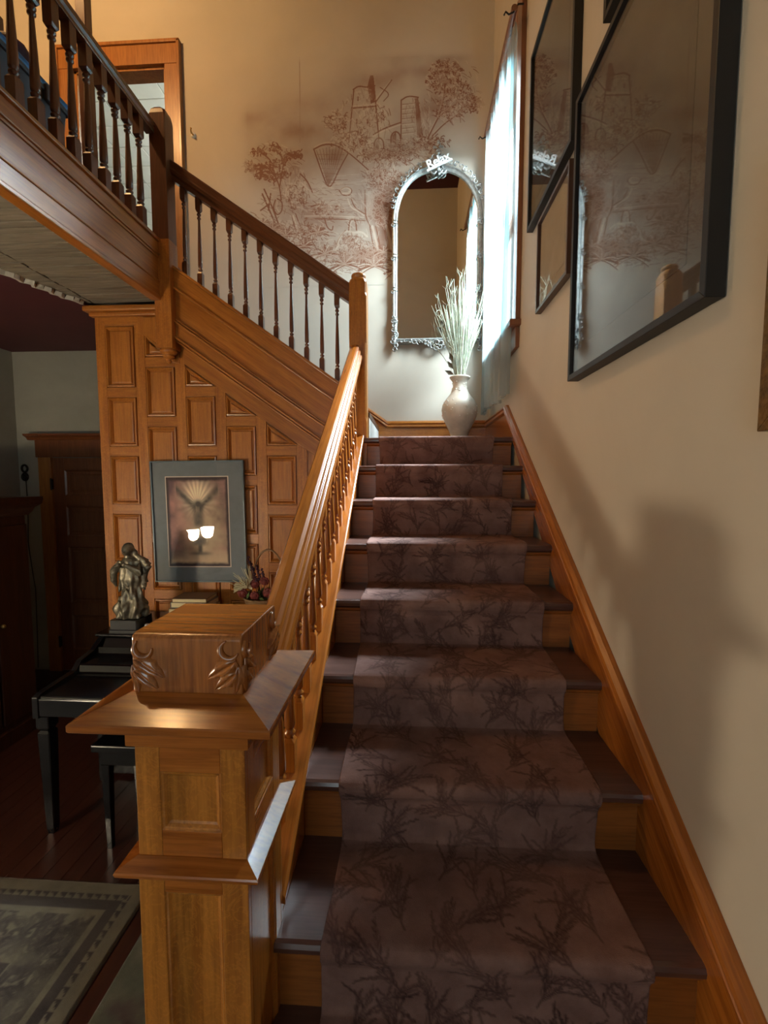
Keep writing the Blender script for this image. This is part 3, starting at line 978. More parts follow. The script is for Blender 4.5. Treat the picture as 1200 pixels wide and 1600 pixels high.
# ------------------------------------------------------------------ stair runner
def runner():
    pts = []
    def a(y, z): pts.append((y, z))
    a(3.05, Z0 + 0.006)
    for k in range(11):
        y = Y0 - k * T_; z = Z0 - k * R_
        e = 0.008
        a(y + 0.02, z + e); a(y + 0.006, z + e - 0.001); a(y - 0.004, z + 0.003); a(y - 0.0095, z - 0.007); a(y - 0.010, z - 0.02)
        a(y - 0.005, z - 0.034); a(y + 0.004, z - 0.045); a(y + 0.010, z - 0.06)
        zn = z - R_
        a(y + 0.016, zn + 0.05); a(y + 0.014, zn + 0.022); a(y + 0.006, zn + 0.011); a(y - 0.012, zn + e)
    P_ = np.array(pts)
    P_ = P_[:-1]
    s = np.concatenate([[0], np.cumsum(np.hypot(*(P_[1:] - P_[:-1]).T))])
    ds = 0.0034
    n = int(s[-1] / ds)
    ss = np.linspace(0, s[-1], n)
    yy = np.interp(ss, s, P_[:, 0]); zz = np.interp(ss, s, P_[:, 1])
    w = 0.70
    nu = int(w / ds)
    rng = np.random.default_rng(3)
    R = Ras(nu, n)
    U_ = 1 / ds

    def frond(x, y, a, ln, sub):
        m = max(int(ln / 0.0085), 4)
        bend = rng.normal(0, 0.045)
        p = [(x, y)]
        for i in range(m):
            a += bend + rng.normal(0, 0.04)
            x += ln / m * math.cos(a); y += ln / m * math.sin(a)
            p.append((x, y))
            t = i / m
            if i >= 1:
                sg = 1 if i % 2 else -1
                la = a + sg * rng.uniform(0.45, 0.75)
                ll = ln * (0.24 if sub else 0.17) * (1.1 - 0.7 * t) * rng.uniform(0.7, 1.2)
                q = [(x, y), (x + ll * .5 * math.cos(la), y + ll * .5 * math.sin(la)), (x + ll * math.cos(la - sg * .25), y + ll * math.sin(la - sg * .25))]
                R.stroke(np.array(q) * U_, 0.22, rng.uniform(0.5, 0.9), 0.9)
            if sub and i in (2, 4, 6, 8):
                sg = 1 if (i // 2) % 2 else -1
                frond(x, y, a + sg * rng.uniform(0.45, 0.7), ln * rng.uniform(0.42, 0.6), sub - 1)
        R.stroke(np.array(p) * U_, 0.28, rng.uniform(0.6, 0.9), 0.9)

    sp = 0.100
    rows = int(s[-1] / sp) + 1
    for r in range(rows):
        for c in range(8):
            x = (c + (0.5 if r % 2 else 0.0)) * sp + rng.normal(0, 0.015)
            y = r * sp + rng.normal(0, 0.015)
            base = -PI / 2 + (0.6 if (c + r) % 2 else -0.6)
            frond(x, y + 0.07, base + rng.normal(0, .3), rng.uniform(0.12, 0.16), 1)
    R.flush()
    A = np.clip(R.a, 0, 1)
    mott = smooth_noise(nu, n, 22, rng, 4)
    A = np.clip(A * (0.30 + 0.85 * smooth_noise(nu, n, 60, rng, 3)) + 0.5 * np.clip(mott - 0.50, 0, 1), 0, 1)
    X = np.linspace(-0.188, 0.512, nu)
    pos = np.zeros((n, nu, 3))
    wob = 0.004 * np.sin(ss * 9.0)[:, None] * np.linspace(-1, 1, nu)[None, :] ** 3
    pos[..., 0] = X[None, :] + wob
    pos[..., 1] = yy[:, None]
    pos[..., 2] = zz[:, None]
    ty = np.gradient(yy); tz = np.gradient(zz); tl_ = np.hypot(ty, tz) + 1e-9
    ny, nz = tz / tl_, -ty / tl_
    e0 = pos[:, :1].copy(); e1 = pos[:, -1:].copy()
    for e_, sg in ((e0, -1), (e1, 1)):
        e_[:, 0, 1] -= ny * 0.008; e_[:, 0, 2] -= nz * 0.008; e_[:, 0, 0] += sg * 0.0015
    pos = np.concatenate([e0, pos, e1], 1)
    A = np.concatenate([A[:, :1], A, A[:, -1:]], 1)
    o = grid_mesh('stair_runner', pos, 'runner_carpet', None, {'ink': A})
    tag(o, 'mauve patterned carpet runner laid down the middle of the lower stairs', 'stair runner')


runner()

# ------------------------------------------------------------------ balusters and rails
def turned(hb, total, ht, half, rmax, seg=14):
    """square foot, turned shaft, square head; total height between the two cut ends"""
    m = MB()
    h0 = hb; h1 = total - ht
    m.chamf([(half, 0.001, -0.03), (half, 0.001, h0 - 0.012), (half * 0.72, 0.004, h0)])
    s = h1 - h0
    pr = [(rmax * 0.66, h0 - 0.002), (rmax * 0.62, h0 + 0.004), (rmax * 0.98, h0 + 0.010), (rmax * 1.02, h0 + 0.015), (rmax * 0.62, h0 + 0.021), (rmax * 0.6, h0 + 0.025),
          (rmax * 0.9, h0 + 0.029), (rmax, h0 + 0.036), (rmax * 0.98, h0 + s * 0.25), (rmax * 0.86, h0 + s * 0.45), (rmax * 0.64, h0 + s * 0.70), (rmax * 0.52, h1 - 0.052),
          (rmax * 0.5, h1 - 0.048), (rmax * 0.85, h1 - 0.043), (rmax * 0.9, h1 - 0.037), (rmax * 0.55, h1 - 0.032), (rmax * 0.5, h1 - 0.027), (rmax * 0.92, h1 - 0.021), (rmax * 0.95, h1 - 0.014), (rmax * 0.6, h1 - 0.007), (rmax * 0.62, h1 + 0.002)]
    m.lathe(pr, seg=seg)
    m.chamf([(half * 0.72, 0.004, h1), (half, 0.001, h1 + 0.012), (half, 0.001, total + 0.03)])
    return m


# lower balustrade
lb = empty('balustrade', (-0.33, 2.0, nose(2.0) + 0.016), 'lower stair balustrade with moulded handrail between carved newel and landing post', 'balustrade')
rail_prof = [(-0.038, -0.052), (-0.039, -0.016), (-0.030, -0.003), (-0.012, 0.000), (0.008, 0.000), (0.018, -0.004), (0.022, -0.012), (0.020, -0.020), (0.027, -0.022), (0.031, -0.030), (0.028, -0.040),
             (0.034, -0.042), (0.039, -0.052), (0.036, -0.066), (0.026, -0.074), (0.026, -0.098), (-0.026, -0.098), (-0.026, -0.074), (-0.036, -0.066)]
XRL = -0.333
W(sweep_y([(XRL + x, dz * 1.42 + 0.562) for x, dz in rail_prof], 0.948, 2.785, nose).build('handrail', 'oak_slope', lb, 0.0015))
proto = turned(0.085, 0.405, 0.085, 0.0165, 0.0165)
first = None
yv = 0.985
while yv < 2.75:
    loc = (XRL, yv, nose(yv) + 0.016)
    if first is None:
        first = proto.build('baluster', 'oak_baluster', lb); W(first); first.location = loc
    else:
        copy_part(first, lb, loc)
    yv += 0.0985

# landing newel
ln = empty('newel_post', (-0.322, 2.845, 1.80), 'plain chamfered oak newel post at the edge of the landing', 'newel post')
h = 0.054
MB().chamf([(h, 0.002, 0), (h, 0.002, 0.30), (h, 0.010, 0.33), (h, 0.010, 0.78), (h, 0.002, 0.81), (h, 0.002, 1.06), (h, 0.01, 1.08), (h, 0.010, 1.145), (h - 0.006, 0.012, 1.165), (h - 0.016, 0.016, 1.178)]).build('post', 'oak_newel_z', ln)
MB().lathe([(0.040, 1.176), (0.040, 1.183), (0.045, 1.188), (0.046, 1.196), (0.043, 1.204), (0.030, 1.210), (0.006, 1.213)], seg=20).build('cap_button', 'oak_newel_z', ln)

# upper flight: closed string, treads, balustrade
YS = 2.80


def str_top(x): return 3.09 - SLOPE2 * (x + 1.5)


us = empty('upper_staircase', (-0.95, 2.85, 2.0), 'upper oak stair flight with moulded closed string above the panelling', 'staircase')
xa, xb = -1.478, -0.372


def band(d0, d1, y0, y1, name, mat, bv=0.002):
    W(MB().prism([(xa, str_top(xa) - d0), (xb, str_top(xb) - d0), (xb, str_top(xb) - d1), (xa, str_top(xa) - d1)], 'y', y0, y1).build(name, mat, us, bv))


band(0.012, 0.45, YS + 0.014, YS + 0.07, 'string_board', 'oak_slope2')
band(0.0, 0.020, YS - 0.010, YS + 0.085, 'string_cap', 'oak_slope2')
band(0.020, 0.130, YS + 0.004, YS + 0.016, 'upper_band', 'oak_slope2')
band(0.128, 0.142, YS - 0.012, YS + 0.016, 'moulding', 'oak_slope2', 0.004)
band(0.318, 0.330, YS - 0.006, YS + 0.016, 'moulding', 'oak_slope2', 0.004)
band(0.334, 0.348, YS - 0.016, YS + 0.016, 'moulding', 'oak_slope2', 0.005)
band(0.346, 0.432, YS + 0.000, YS + 0.016, 'lower_band', 'oak_slope2')
band(0.430, 0.446, YS - 0.020, YS + 0.03, 'moulding', 'oak_slope2', 0.004)
band(0.450, 0.464, YS - 0.004, YS + 0.03, 'moulding', 'oak_slope2', 0.004)
# curved lit hollow of the string is a shallow cove
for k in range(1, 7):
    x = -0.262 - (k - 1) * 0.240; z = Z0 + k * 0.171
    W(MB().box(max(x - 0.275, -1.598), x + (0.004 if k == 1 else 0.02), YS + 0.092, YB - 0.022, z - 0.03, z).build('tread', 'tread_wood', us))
    W(MB().box(x - 0.018, x, YS + 0.092, YB - 0.022, z - 0.171, z - 0.03).build('riser', 'white_paint_and_glare' if k == 1 else 'riser_wood', us))  # first riser white: window glare on the varnish, put into its colour

ub = empty('balustrade', (-0.95, 2.84, 2.7), 'balustrade in oak tinted dark for backlight, rising along the upper flight against the mural', 'balustrade')
rl = [(YS + 0.042 + x * 1.05, dz) for x, dz in [(-0.036, -0.05), (-0.037, -0.016), (-0.028, -0.003), (0, 0.002), (0.028, -0.003), (0.037, -0.016), (0.036, -0.05), (0.039, -0.062), (0.036, -0.082), (0.026, -0.09), (0.026, -0.118), (-0.026, -0.118), (-0.026, -0.09), (-0.036, -0.082), (-0.039, -0.062)]]


def rt2(x): return 2.952 - 0.69 * (x + 0.377)


W(MB().loft([[(x, y, rt2(x) + dz) for y, dz in rl] for x in (-0.372, -1.478)]).build('handrail', 'oak_dark_backlit_x', ub, 0.0015))
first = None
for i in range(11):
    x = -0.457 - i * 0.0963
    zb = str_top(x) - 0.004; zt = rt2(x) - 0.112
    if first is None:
        first = turned(0.085, zt - zb, 0.085, 0.0158, 0.0135, 12).build('baluster', 'oak_dark_backlit_z', ub); W(first); first.location = (x, YS + 0.042, zb)
        h00 = zt - zb
    else:
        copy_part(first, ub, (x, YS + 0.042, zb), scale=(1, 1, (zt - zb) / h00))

# upper newel with turned drop
un = empty('newel_post', (-1.528, 2.805, 2.50), 'oak newel tinted dark for backlight, with a turned drop where balcony meets the upper flight', 'newel post')
h = 0.050
MB().chamf([(h, 0.002, 0.085), (h, 0.002, 1.42), (h, 0.008, 1.44), (h - 0.004, 0.012, 1.465), (h - 0.014, 0.018, 1.48), (h - 0.03, 0.015, 1.487)]).build('post', 'oak_dark_backlit_z', un)
MB().chamf([(h + 0.002, 0.002, 0.06), (h + 0.002, 0.002, 0.71)]).build('post_casing', 'oak_z', un)
MB().lathe([(0.047, 0.062), (0.052, 0.05), (0.050, 0.038), (0.036, 0.032), (0.030, 0.026), (0.036, 0.022), (0.034, 0.014), (0.016, 0.006), (0.012, 0.001), (0.017, -0.008), (0.016, -0.016), (0.004, -0.024)], seg=20).build('turned_drop', 'oak_z', un)

# balcony edge and balustrade
XB = -1.55
tb = empty('trim_1', (XB, 1.8, 3.0), kind='structure')


def fas(z0, z1, d, name, mat='oak_y', bv=0.002):
    W(MB().box(XB - 0.05, XB + d, 0.95, 2.757, z0, z1).build(name, mat, tb, bv))


fas(3.192, 3.213, 0.022, 'cap_moulding', 'oak_y', 0.006)
fas(3.125, 3.192, 0.006, 'upper_band')
fas(3.112, 3.125, 0.016, 'bead_moulding', 'oak_y', 0.005)
fas(3.098, 3.112, 0.008, 'bead_moulding', 'oak_y', 0.004)
fas(2.965, 3.098, 0.000, 'fascia_board')
fas(2.952, 2.965, 0.010, 'bead_moulding', 'oak_y', 0.005)
fas(2.872, 2.952, 0.004, 'lower_band')
fas(2.846, 2.872, 0.012, 'edge_moulding', 'oak_y', 0.006)
ab = empty('balustrade', (XB - 0.02, 1.9, 3.213), 'balcony balustrade in oak tinted dark for backlight, across the upper hall, high on the left', 'balustrade')
brp = [(XB - 0.02 + x, 3.892 + dz) for x, dz in [(-0.034, -0.04), (-0.034, -0.014), (-0.024, -0.002), (0, 0.003), (0.024, -0.002), (0.034, -0.014), (0.034, -0.04), (0.026, -0.052), (0.026, -0.072), (-0.026, -0.072), (-0.026, -0.052)]]
W(MB().loft([[(x, y, z) for x, z in brp] for y in (YU, 2.757)]).build('handrail', 'oak_dark_backlit_y', ab, 0.0015))
first = None
yv = 2.632
while yv > 1.05:
    loc = (XB - 0.02, yv, 3.213)
    if first is None:
        first = turned(0.12, 0.607, 0.115, 0.0215, 0.019, 14).build('baluster', 'oak_dark_backlit_z', ab); W(first); first.location = loc
    else:
        copy_part(first, ab, loc)
    yv -= 0.1045

# ------------------------------------------------------------------ panelled wall under the upper flight
YP = 2.862
wp = empty('wall_under_stairs', (0, 0, 0), kind='structure')


def dline(x): return 2.49 - SLOPE2 * (x + 1.46)      # foot of the raking board


XP0, XP1 = -2.047, -0.36
MB().prism([(XP0, 0), (XP1, 0), (XP1, dline(XP1) + 0.1), (-1.60, 2.79), (XP0, 2.79)], 'y', YP + 0.012, YP + 0.035).build('backing_board', 'oak_panel', wp)
MB().box(XP0, XP0 + 0.02, YP + 0.03, YB, 0, 2.80).build('return_board', 'oak_z', wp)
CP, PW = 0.2640, 0.198
CX = [-1.984 + CP * c for c in range(6)]


def pan(poly):
    raised_panel(poly, lambda u, v, d: (u, YP + d, v), [(0.0, 0.0), (0.0012, 0.010), (0.0055, 0.010), (0.0065, -0.006), (0.014, -0.008), (0.022, 0.004), (0.025, 0.0115), (0.031, 0.0115), (0.033, 0.003), (0.038, 0.001)]).build('panel', 'oak_panel', wp)


def rail(x0, x1, z0, z1):
    MB().box(x0, x1, YP, YP + 0.014, z0, z1).build('rail', 'oak_x', wp, 0.001)


for c, x0 in enumerate(CX):
    x1 = x0 + PW
    # stile to the left of the column
    s0 = XP0 if c == 0 else x0 - (CP - PW)
    top = 2.79 if c < 2 else dline(x0) + 0.04
    MB().box(s0, x0, YP - 0.0006, YP + 0.014, 0.0, top).build('stile', 'oak_z', wp, 0.001)
    pit = 0.3832
    t0 = 2.281 if c % 2 == 0 else 2.472
    tops = [t0 - pit * i for i in range(7)]
    tops = [t for t in tops if t - 0.32 > 0.12]
    if c >= 2:
        tops = [t for t in tops if t + 0.03 < dline(x1) - 0.02]
    iv = [(t - 0.322, t) for t in tops]
    if c == 0: iv.insert(0, (2.341, 2.735))
    if c > 0 and c != 1:
        # raking triangle over the highest panel
        zb = iv[0][1] + 0.061
        xt = min(x1 + 0.03, x0 + (dline(x0) - zb) / SLOPE2)
        if c < 5: pan([(x0, zb), (xt - 0.004, zb), (x0, dline(x0) - 0.004)])
        rail(x0, x1, iv[0][1], zb)
    if c == 1:
        pan([(x0, 2.533), (x1, 2.533), (x1, 2.545), (x0 + 0.03, 2.67), (x0, 2.69)])
        rail(x0, x1, iv[0][1], 2.533)
    if c == 0: rail(x0, x1, 2.735, 2.79)
    for i, (a, b) in enumerate(iv):
        pan([(x0, a), (x1, a), (x1, b), (x0, b)])
        nxt = iv[i + 1][1] if i + 1 < len(iv) else 0.0
        rail(x0, x1, nxt, a)
MB().box(CX[-1] + PW, XP1, YP, YP + 0.014, 0, dline(CX[-1] + PW)).build('stile', 'oak_z', wp)
# raking board below the string, brace and frieze at the head
MB().prism([(-1.46, dline(-1.46)), (XP1, dline(XP1)), (XP1, dline(XP1) + 0.16), (-1.46, dline(-1.46) + 0.16)], 'y', YP - 0.008, YP + 0.006).build('raking_board', 'oak_slope2', wp, 0.002)
MB().prism([(-1.76, 2.785), (-1.49, 2.785), (-1.49, 2.49), (-1.555, 2.50), (-1.70, 2.66), (-1.76, 2.69)], 'y', YP - 0.006, YP + 0.006).build('brace_board', 'oak_panel', wp, 0.002)
MB().box(-2.0, -1.76, YP - 0.004, YP + 0.006, 2.742, 2.79).build('frieze_block', 'oak_x', wp, 0.002)
MB().box(XP0 - 0.02, -1.56, YP - 0.03, YP + 0.012, 2.79, 2.815).build('crown_moulding', 'oak_x', wp, 0.006)
MB().box(XP0 - 0.045, -1.56, YP - 0.055, YP + 0.012, 2.815, 2.849).build('crown_moulding', 'oak_x', wp, 0.008)

# ------------------------------------------------------------------ big carved newel in the foreground
NX, NY = -0.394, 0.846
NK, NZ = 0.80, 0.349      # newel scaled about the camera: scale factor and resulting height offset


def NB(mb, name, mat, bevel=0.0, rot=None, normals=True):
    mb.v = [(x * NK, y * NK, max(z * NK + NZ, 0.0)) for x, y, z in mb.v]
    return mb.build(name, mat, nw, bevel, rot=rot, normals=normals)


nw = empty('newel_post', (NX, NY, 0), 'large square carved oak newel post with block top in the foreground', 'newel post')


def rots(fn):
    for i in range(4):
        fn(i * PI / 2)


core = NB(MB().box(-0.112, 0.112, -0.112, 0.112, -0.5, 1.2), 'core', 'oak_newel_z')


def face(a, half, z0, z1, pz0, pz1, pw, tag_):
    """frame boards and sunk panel on one side"""
    rot = (0, 0, a)
    y = -half
    t = half - 0.112
    side = abs(math.sin(a)) > 0.5
    for s in (-1, 1):
        NB(MB().box(s * pw, s * (0.112 if side else half), y, y + t, z0, z1), 'stile', 'oak_newel_z', 0.0015, rot)
    NB(MB().box(-pw, pw, y + 0.0004, y + t, pz1, z1), 'rail', 'oak_newel_x', 0.001, rot)
    NB(MB().box(-pw, pw, y + 0.0004, y + t, z0, pz0), 'rail', 'oak_newel_x', 0.001, rot)
    NB(raised_panel([(-pw, pz0), (pw, pz0), (pw, pz1), (-pw, pz1)], lambda u, v, d: (u, y + d, v), [(0, 0.001), (0.002, 0.003), (0.006, 0.004), (0.011, 0.010), (0.014, 0.0115), (0.016, 0.0125)]), 'panel', 'oak_newel_z', 0, rot)


rots(lambda a: face(a, 0.127, 0.868, 1.155, 0.945, 1.085, 0.070, 'u'))
rots(lambda a: face(a, 0.129, -0.5, 0.85, -0.15, 0.795, 0.068, 'l'))


def ring(half_z, name, mat, bv=0):
    NB(MB().chamf([(hh, 0.0004, z) for hh, z in half_z]), name, mat, bv)


ring([(0.131, 0.842), (0.137, 0.847), (0.150, 0.853), (0.163, 0.858), (0.165, 0.866), (0.163, 0.870), (0.129, 0.884)], 'ledge_moulding', 'oak_newel_x')
ring([(0.138, 1.150), (0.140, 1.153), (0.140, 1.196)], 'neck_board', 'oak_newel_x', 0.001)
ring([(0.146, 1.196), (0.150, 1.203), (0.162, 1.207), (0.174, 1.213), (0.196, 1.217), (0.199, 1.220), (0.212, 1.222), (0.2145, 1.226), (0.2145, 1.238), (0.212, 1.241), (0.128, 1.272)], 'cap_board', 'oak_newel_x', 0.001)
# bead row under the cap
for i in range(4):
    m = MB()
    for j in range(22):
        u = -0.134 + 0.268 * (j + 0.5) / 22
        m.box(u - 0.0042, u + 0.0042, -0.147, -0.138, 1.1965, 1.2015)
    tag(NB(m, 'bead_row', 'oak_newel_z', 0, (0, 0, i * PI / 2)), kind='stuff')
# block top, rounded along its front and back upper edges
hb = 0.125
prof = [(-hb, 1.268)] + [(-hb + 0.014 - 0.014 * math.cos(t), 1.390 + 0.014 * math.sin(t)) for t in np.linspace(0, PI / 2, 6)] + [(hb - 0.014 + 0.014 * math.sin(t), 1.390 + 0.014 * math.cos(t)) for t in np.linspace(0, PI / 2, 6)] + [(hb, 1.268)]
NB(MB().prism(prof, 'x', -hb, hb), 'block_top', 'oak_newel_box', 0.003)
NB(MB().box(-hb + .003, hb - .003, -hb + .012, hb - .012, 1.4030, 1.4048), 'top_veneer', 'oak_newel_x')


# carved crescents and leaves at the block corners
def leaf(m, base, d, ln, wd, out, th=0.008):
    """pointed lobed leaf in the (u, z) plane, raised towards out"""
    d = Vector(d).normalized(); s = Vector((-d.y, d.x))
    prof = [(0, 0.05), (0.12, 0.55), (0.28, 0.95), (0.40, 0.78), (0.52, 1.0), (0.66, 0.6), (0.8, 0.5), (1.0, 0.0)]
    rows = []
    for t, w in prof:
        c = Vector(base) + d * ln * t
        row = []
        for q in (-1, -0.55, -0.08, 0, 0.08, 0.55, 1):
            p = c + s * wd * w * q
            hgt = {1: -0.002, 0.55: th, 0.08: th * 0.75, 0: th * 0.25}[abs(q)] * (1 - 0.6 * t ** 3)
            row.append(out(p.x, p.y, hgt))
        rows.append(row)
    n = 7
    v = [p for r in rows for p in r]
    f = [(i * n + j, i * n + j + 1, (i + 1) * n + j + 1, (i + 1) * n + j) for i in range(len(rows) - 1) for j in range(n - 1)]
    m.add(v, f, True)


def carve(side_out, sx, name):
    m = MB()
    cx, cz = sx * 0.098, 1.376
    # crescent
    n = 16
    rings = []
    for i in range(n + 1):
        a = math.radians(20 + 230 * i / n) + (0 if sx > 0 else -0.35)
        a = -a
        r = 0.0205
        wth = 0.0018 + 0.0068 * math.sin(PI * i / n)
        c = (cx + r * math.cos(a), cz - 0.004 + r * math.sin(a))
        rings.append([side_out(c[0] + math.cos(a) * wth * math.cos(t), c[1] + math.sin(a) * wth * math.cos(t), 0.0055 * math.sin(t) * (0.4 + wth / .006)) for t in np.linspace(0, 2 * PI, 7)[:-1]])
    m.loft(rings, True, True, True)
    leaf(m, (cx + sx * 0.016, cz - 0.026), (-sx * 0.75, -0.50), 0.078, 0.022, side_out, 0.013)
    leaf(m, (cx + sx * 0.018, cz - 0.052), (-sx * 0.62, -0.52), 0.066, 0.020, side_out, 0.013)
    leaf(m, (cx + sx * 0.022, cz - 0.040), (-sx * 0.16, -1.0), 0.066, 0.013, side_out, 0.009)
    m.tube([side_out(cx + sx * 0.010, cz - 0.018, 0.002), side_out(cx + sx * 0.018, cz - 0.04, 0.003), side_out(cx + sx * 0.016, cz - 0.075, 0.002)], [0.003, 0.004, 0.002], 6)
    NB(m, name, 'oak_newel_box', normals=False)


for sx in (-1, 1):
    carve(lambda u, v, hgt: (u, -hb - 0.001 - hgt, v), sx, 'carved_leaf_spray')
    carve(lambda u, v, hgt: (hb + 0.001 + hgt, u, v), sx, 'carved_leaf_spray')

# ------------------------------------------------------------------ window, rod and curtain on the landing
w1 = empty('window_1', (XR, 3.2, WZ0), kind='structure')
def wm(*b): return MB().box(*b)
W(wm(XR - 0.028, XR, WY0 - 0.11, WY0, WZ0 - 0.02, WZ1 + 0.16).build('casing', 'window_wood', w1, 0.004))
W(wm(XR - 0.028, XR, WY1, WY1 + 0.11, WZ0 - 0.02, WZ1 + 0.16).build('casing', 'window_wood', w1, 0.004))
W(wm(XR - 0.030, XR, WY0, WY1, WZ1, WZ1 + 0.16).build('head_casing', 'window_wood', w1, 0.004))
W(wm(XR - 0.065, XR + 0.02, WY0 - 0.13, WY1 + 0.13, WZ0 - 0.035, WZ0).build('stool', 'window_wood', w1, 0.005))
W(wm(XR - 0.024, XR, WY0 - 0.10, WY1 + 0.10, WZ0 - 0.155, WZ0 - 0.035).build('apron', 'window_wood', w1, 0.004))
m = MB()
m.box(XR + 0.05, XR + 0.085, WY0, WY0 + 0.05, WZ0, WZ1).box(XR + 0.05, XR + 0.085, WY1 - 0.05, WY1, WZ0, WZ1).box(XR + 0.05, XR + 0.085, WY0, WY1, WZ1 - 0.06, WZ1).box(XR + 0.05, XR + 0.085, WY0, WY1, WZ0, WZ0 + 0.07)
W(m.build('sash', 'window_wood', w1))
W(wm(XR + 0.05, XR + 0.085, WY0 + 0.05, WY1 - 0.05, 3.49, 3.54).build('meeting_rail', 'window_wood', w1))
W(wm(XR + 0.064, XR + 0.068, WY0 + 0.05, WY1 - 0.05, WZ0 + 0.07, 3.49).build('pane', 'window_glass', w1))
W(wm(XR + 0.064, XR + 0.068, WY0 + 0.05, WY1 - 0.05, 3.54, WZ1 - 0.06).build('pane', 'window_glass', w1))

XC = 0.565
rod = empty('curtain_rod', (XC, 3.16, 4.33), 'dark wooden curtain rod with iron hook ends above the landing window', 'curtain rod')
W(MB().tube([(XC, 2.68, 4.33), (XC, 3.60, 4.33)], 0.018, 12).build('pole', 'window_wood', rod))
for yq in (2.685, 3.585):
    W(MB().tube([(XR - 0.03, yq, 4.35), (XC + 0.02, yq, 4.35), (XC - 0.005, yq, 4.31), (XC - 0.03, yq, 4.30), (XC - 0.048, yq, 4.315), (XC - 0.056, yq, 4.298)], 0.005, 6).build('bracket', 'dark_iron', rod))


def curtain():
    nu, nv = 260, 90
    u = np.linspace(0, 1, nu)[None, :]; v = np.linspace(0, 1, nv)[:, None]
    y0 = 2.74 + 0.02 * v; y1 = 3.57 + 0.10 * v
    y = y0 + (y1 - y0) * u
    ph = 2 * PI * (13 * u + 0.25 * np.sin(2 * PI * u * 2.3))
    x = XC + 0.012 + (0.015 + 0.010 * np.sin(2 * PI * 3.1 * u + 1)) * np.sin(ph) * (0.6 + 0.5 * v) + 0.010 * np.sin(2 * PI * u * 5 + 3 * v)
    top = 4.315
    bot = 2.26 - 0.01 * np.sin(7 * u)
    z = top + (bot - top) * v + 0 * u
    pos = np.stack([x + 0 * z, y + 0 * z, z + 0 * y], -1)
    o = grid_mesh('curtain', pos, 'sheer_curtain')
    tag(o, 'long sheer white curtain hanging over the landing window', 'curtain')


curtain()

# ------------------------------------------------------------------ pictures on the right wall
def picture(name, y0, y1, z0, z1, depth, fw, mat, label, matw=0.0, art='print_grey', matc='mat_tan'):
    e = empty(name, (XR - 0.002, (y0 + y1) / 2, (z0 + z1) / 2), label, 'picture')
    x0 = XR - 0.002
    hy, hz = (y1 - y0) / 2, (z1 - z0) / 2
    def fr(poly): return MB().prism(poly, 'x', -depth, 0)
    for s in (-1, 1):
        fr([(s * hy, -hz), (s * (hy - fw), -hz + fw), (s * (hy - fw), hz - fw), (s * hy, hz)]).build('frame_bar', mat, e, 0.0015)
        fr([(-hy, s * hz), (-hy + fw, s * (hz - fw)), (hy - fw, s * (hz - fw)), (hy, s * hz)]).build('frame_bar', mat, e, 0.0015)
    MB().box(-0.012, -0.004, -hy + fw, hy - fw, -hz + fw, hz - fw).build('mat_board' if matw else 'print', matc if matw else art, e)
    if matw:
        MB().box(-0.0135, -0.012, -hy + fw + matw, hy - fw - matw, -hz + fw + matw, hz - fw - matw).build('print', art, e)
    MB().box(-depth + 0.008, -depth + 0.010, -hy + fw, hy - fw, -hz + fw, hz - fw).build('glass', 'picture_glass', e)
    return e


picture('framed_picture', 0.977, 1.775, 2.118, 3.125, 0.042, 0.020, 'black_frame', 'largest black-framed glazed print on the right wall, nearest the camera', 0.10)
picture('framed_picture', 1.845, 2.49, 3.04, 3.90, 0.032, 0.020, 'black_frame', 'black-framed print hung high beside the landing window', 0.09)
picture('framed_picture', 1.865, 2.305, 2.557, 2.99, 0.028, 0.016, 'brown_frame', 'small brown-framed picture below the high black frame', 0.06, 'pale_paper', 'pale_paper')
picture('framed_picture', 1.06, 1.575, 3.20, 3.86, 0.032, 0.020, 'black_frame', 'black frame corner at the top edge above the largest print', 0.08)
picture('framed_picture', 0.42, 0.833, 1.83, 2.32, 0.030, 0.035, 'gold_frame', 'gilt-framed picture at the right edge, lowest and nearest', 0.0)

# ------------------------------------------------------------------ mirror with silver frame on the back wall
MXc, MZb, MZs, MHW = 0.213, 2.90, 3.80, 0.318        # centre, foot of glass, spring line, half width of glass
MTOP = 4.185
mi = empty('wall_mirror', (MXc, YB - 0.001, MZb), 'tall arched mirror in an ornate silver frame on the landing wall', 'mirror')


def arch(off, n=28):
    """closed outline, offset outwards"""
    hw = MHW + off; rise = MTOP - MZs + off
    pts = [(-hw, -off), (hw, -off)]
    for i in range(n + 1):
        t = PI * i / n
        ct, sn = math.cos(t), math.sin(t)
        pts.append((hw * math.copysign(abs(ct) ** 0.86, ct), MZs - MZb + rise * sn ** 0.95))
    return pts


gl = arch(0.005)
MB().prism(gl, 'y', -0.022, -0.004).build('mirror_glass', 'mirror_glass', mi)
rings = []
for off, d in [(0.002, -0.022), (0.006, -0.034), (0.014, -0.038), (0.019, -0.030), (0.026, -0.034), (0.034, -0.046), (0.042, -0.040), (0.047, -0.020), (0.047, 0.0)]:
    rings.append([(x, d, z) for x, z in arch(off)])
MB().loft(rings, False, False).build('frame', 'silver_leaf', mi)


def curl(m, x, z, r, a0, turns, th, sgn=1):
    p = []
    for i in range(14):
        t = i / 13
        a = a0 + sgn * turns * 2 * PI * t
        rr = r * (1 - 0.75 * t)
        p.append((x + rr * math.cos(a), -0.045 - 0.01 * t, z + rr * math.sin(a)))
    m.tube(p, [th * (1 - 0.4 * i / 13) for i in range(14)], 6)


def sprig(name, items):
    m = MB()
    for x, z, r, a0, tn, th, sg in items: curl(m, x, z, r, a0, tn, th, sg)
    return m.build(name, 'silver_leaf', mi)


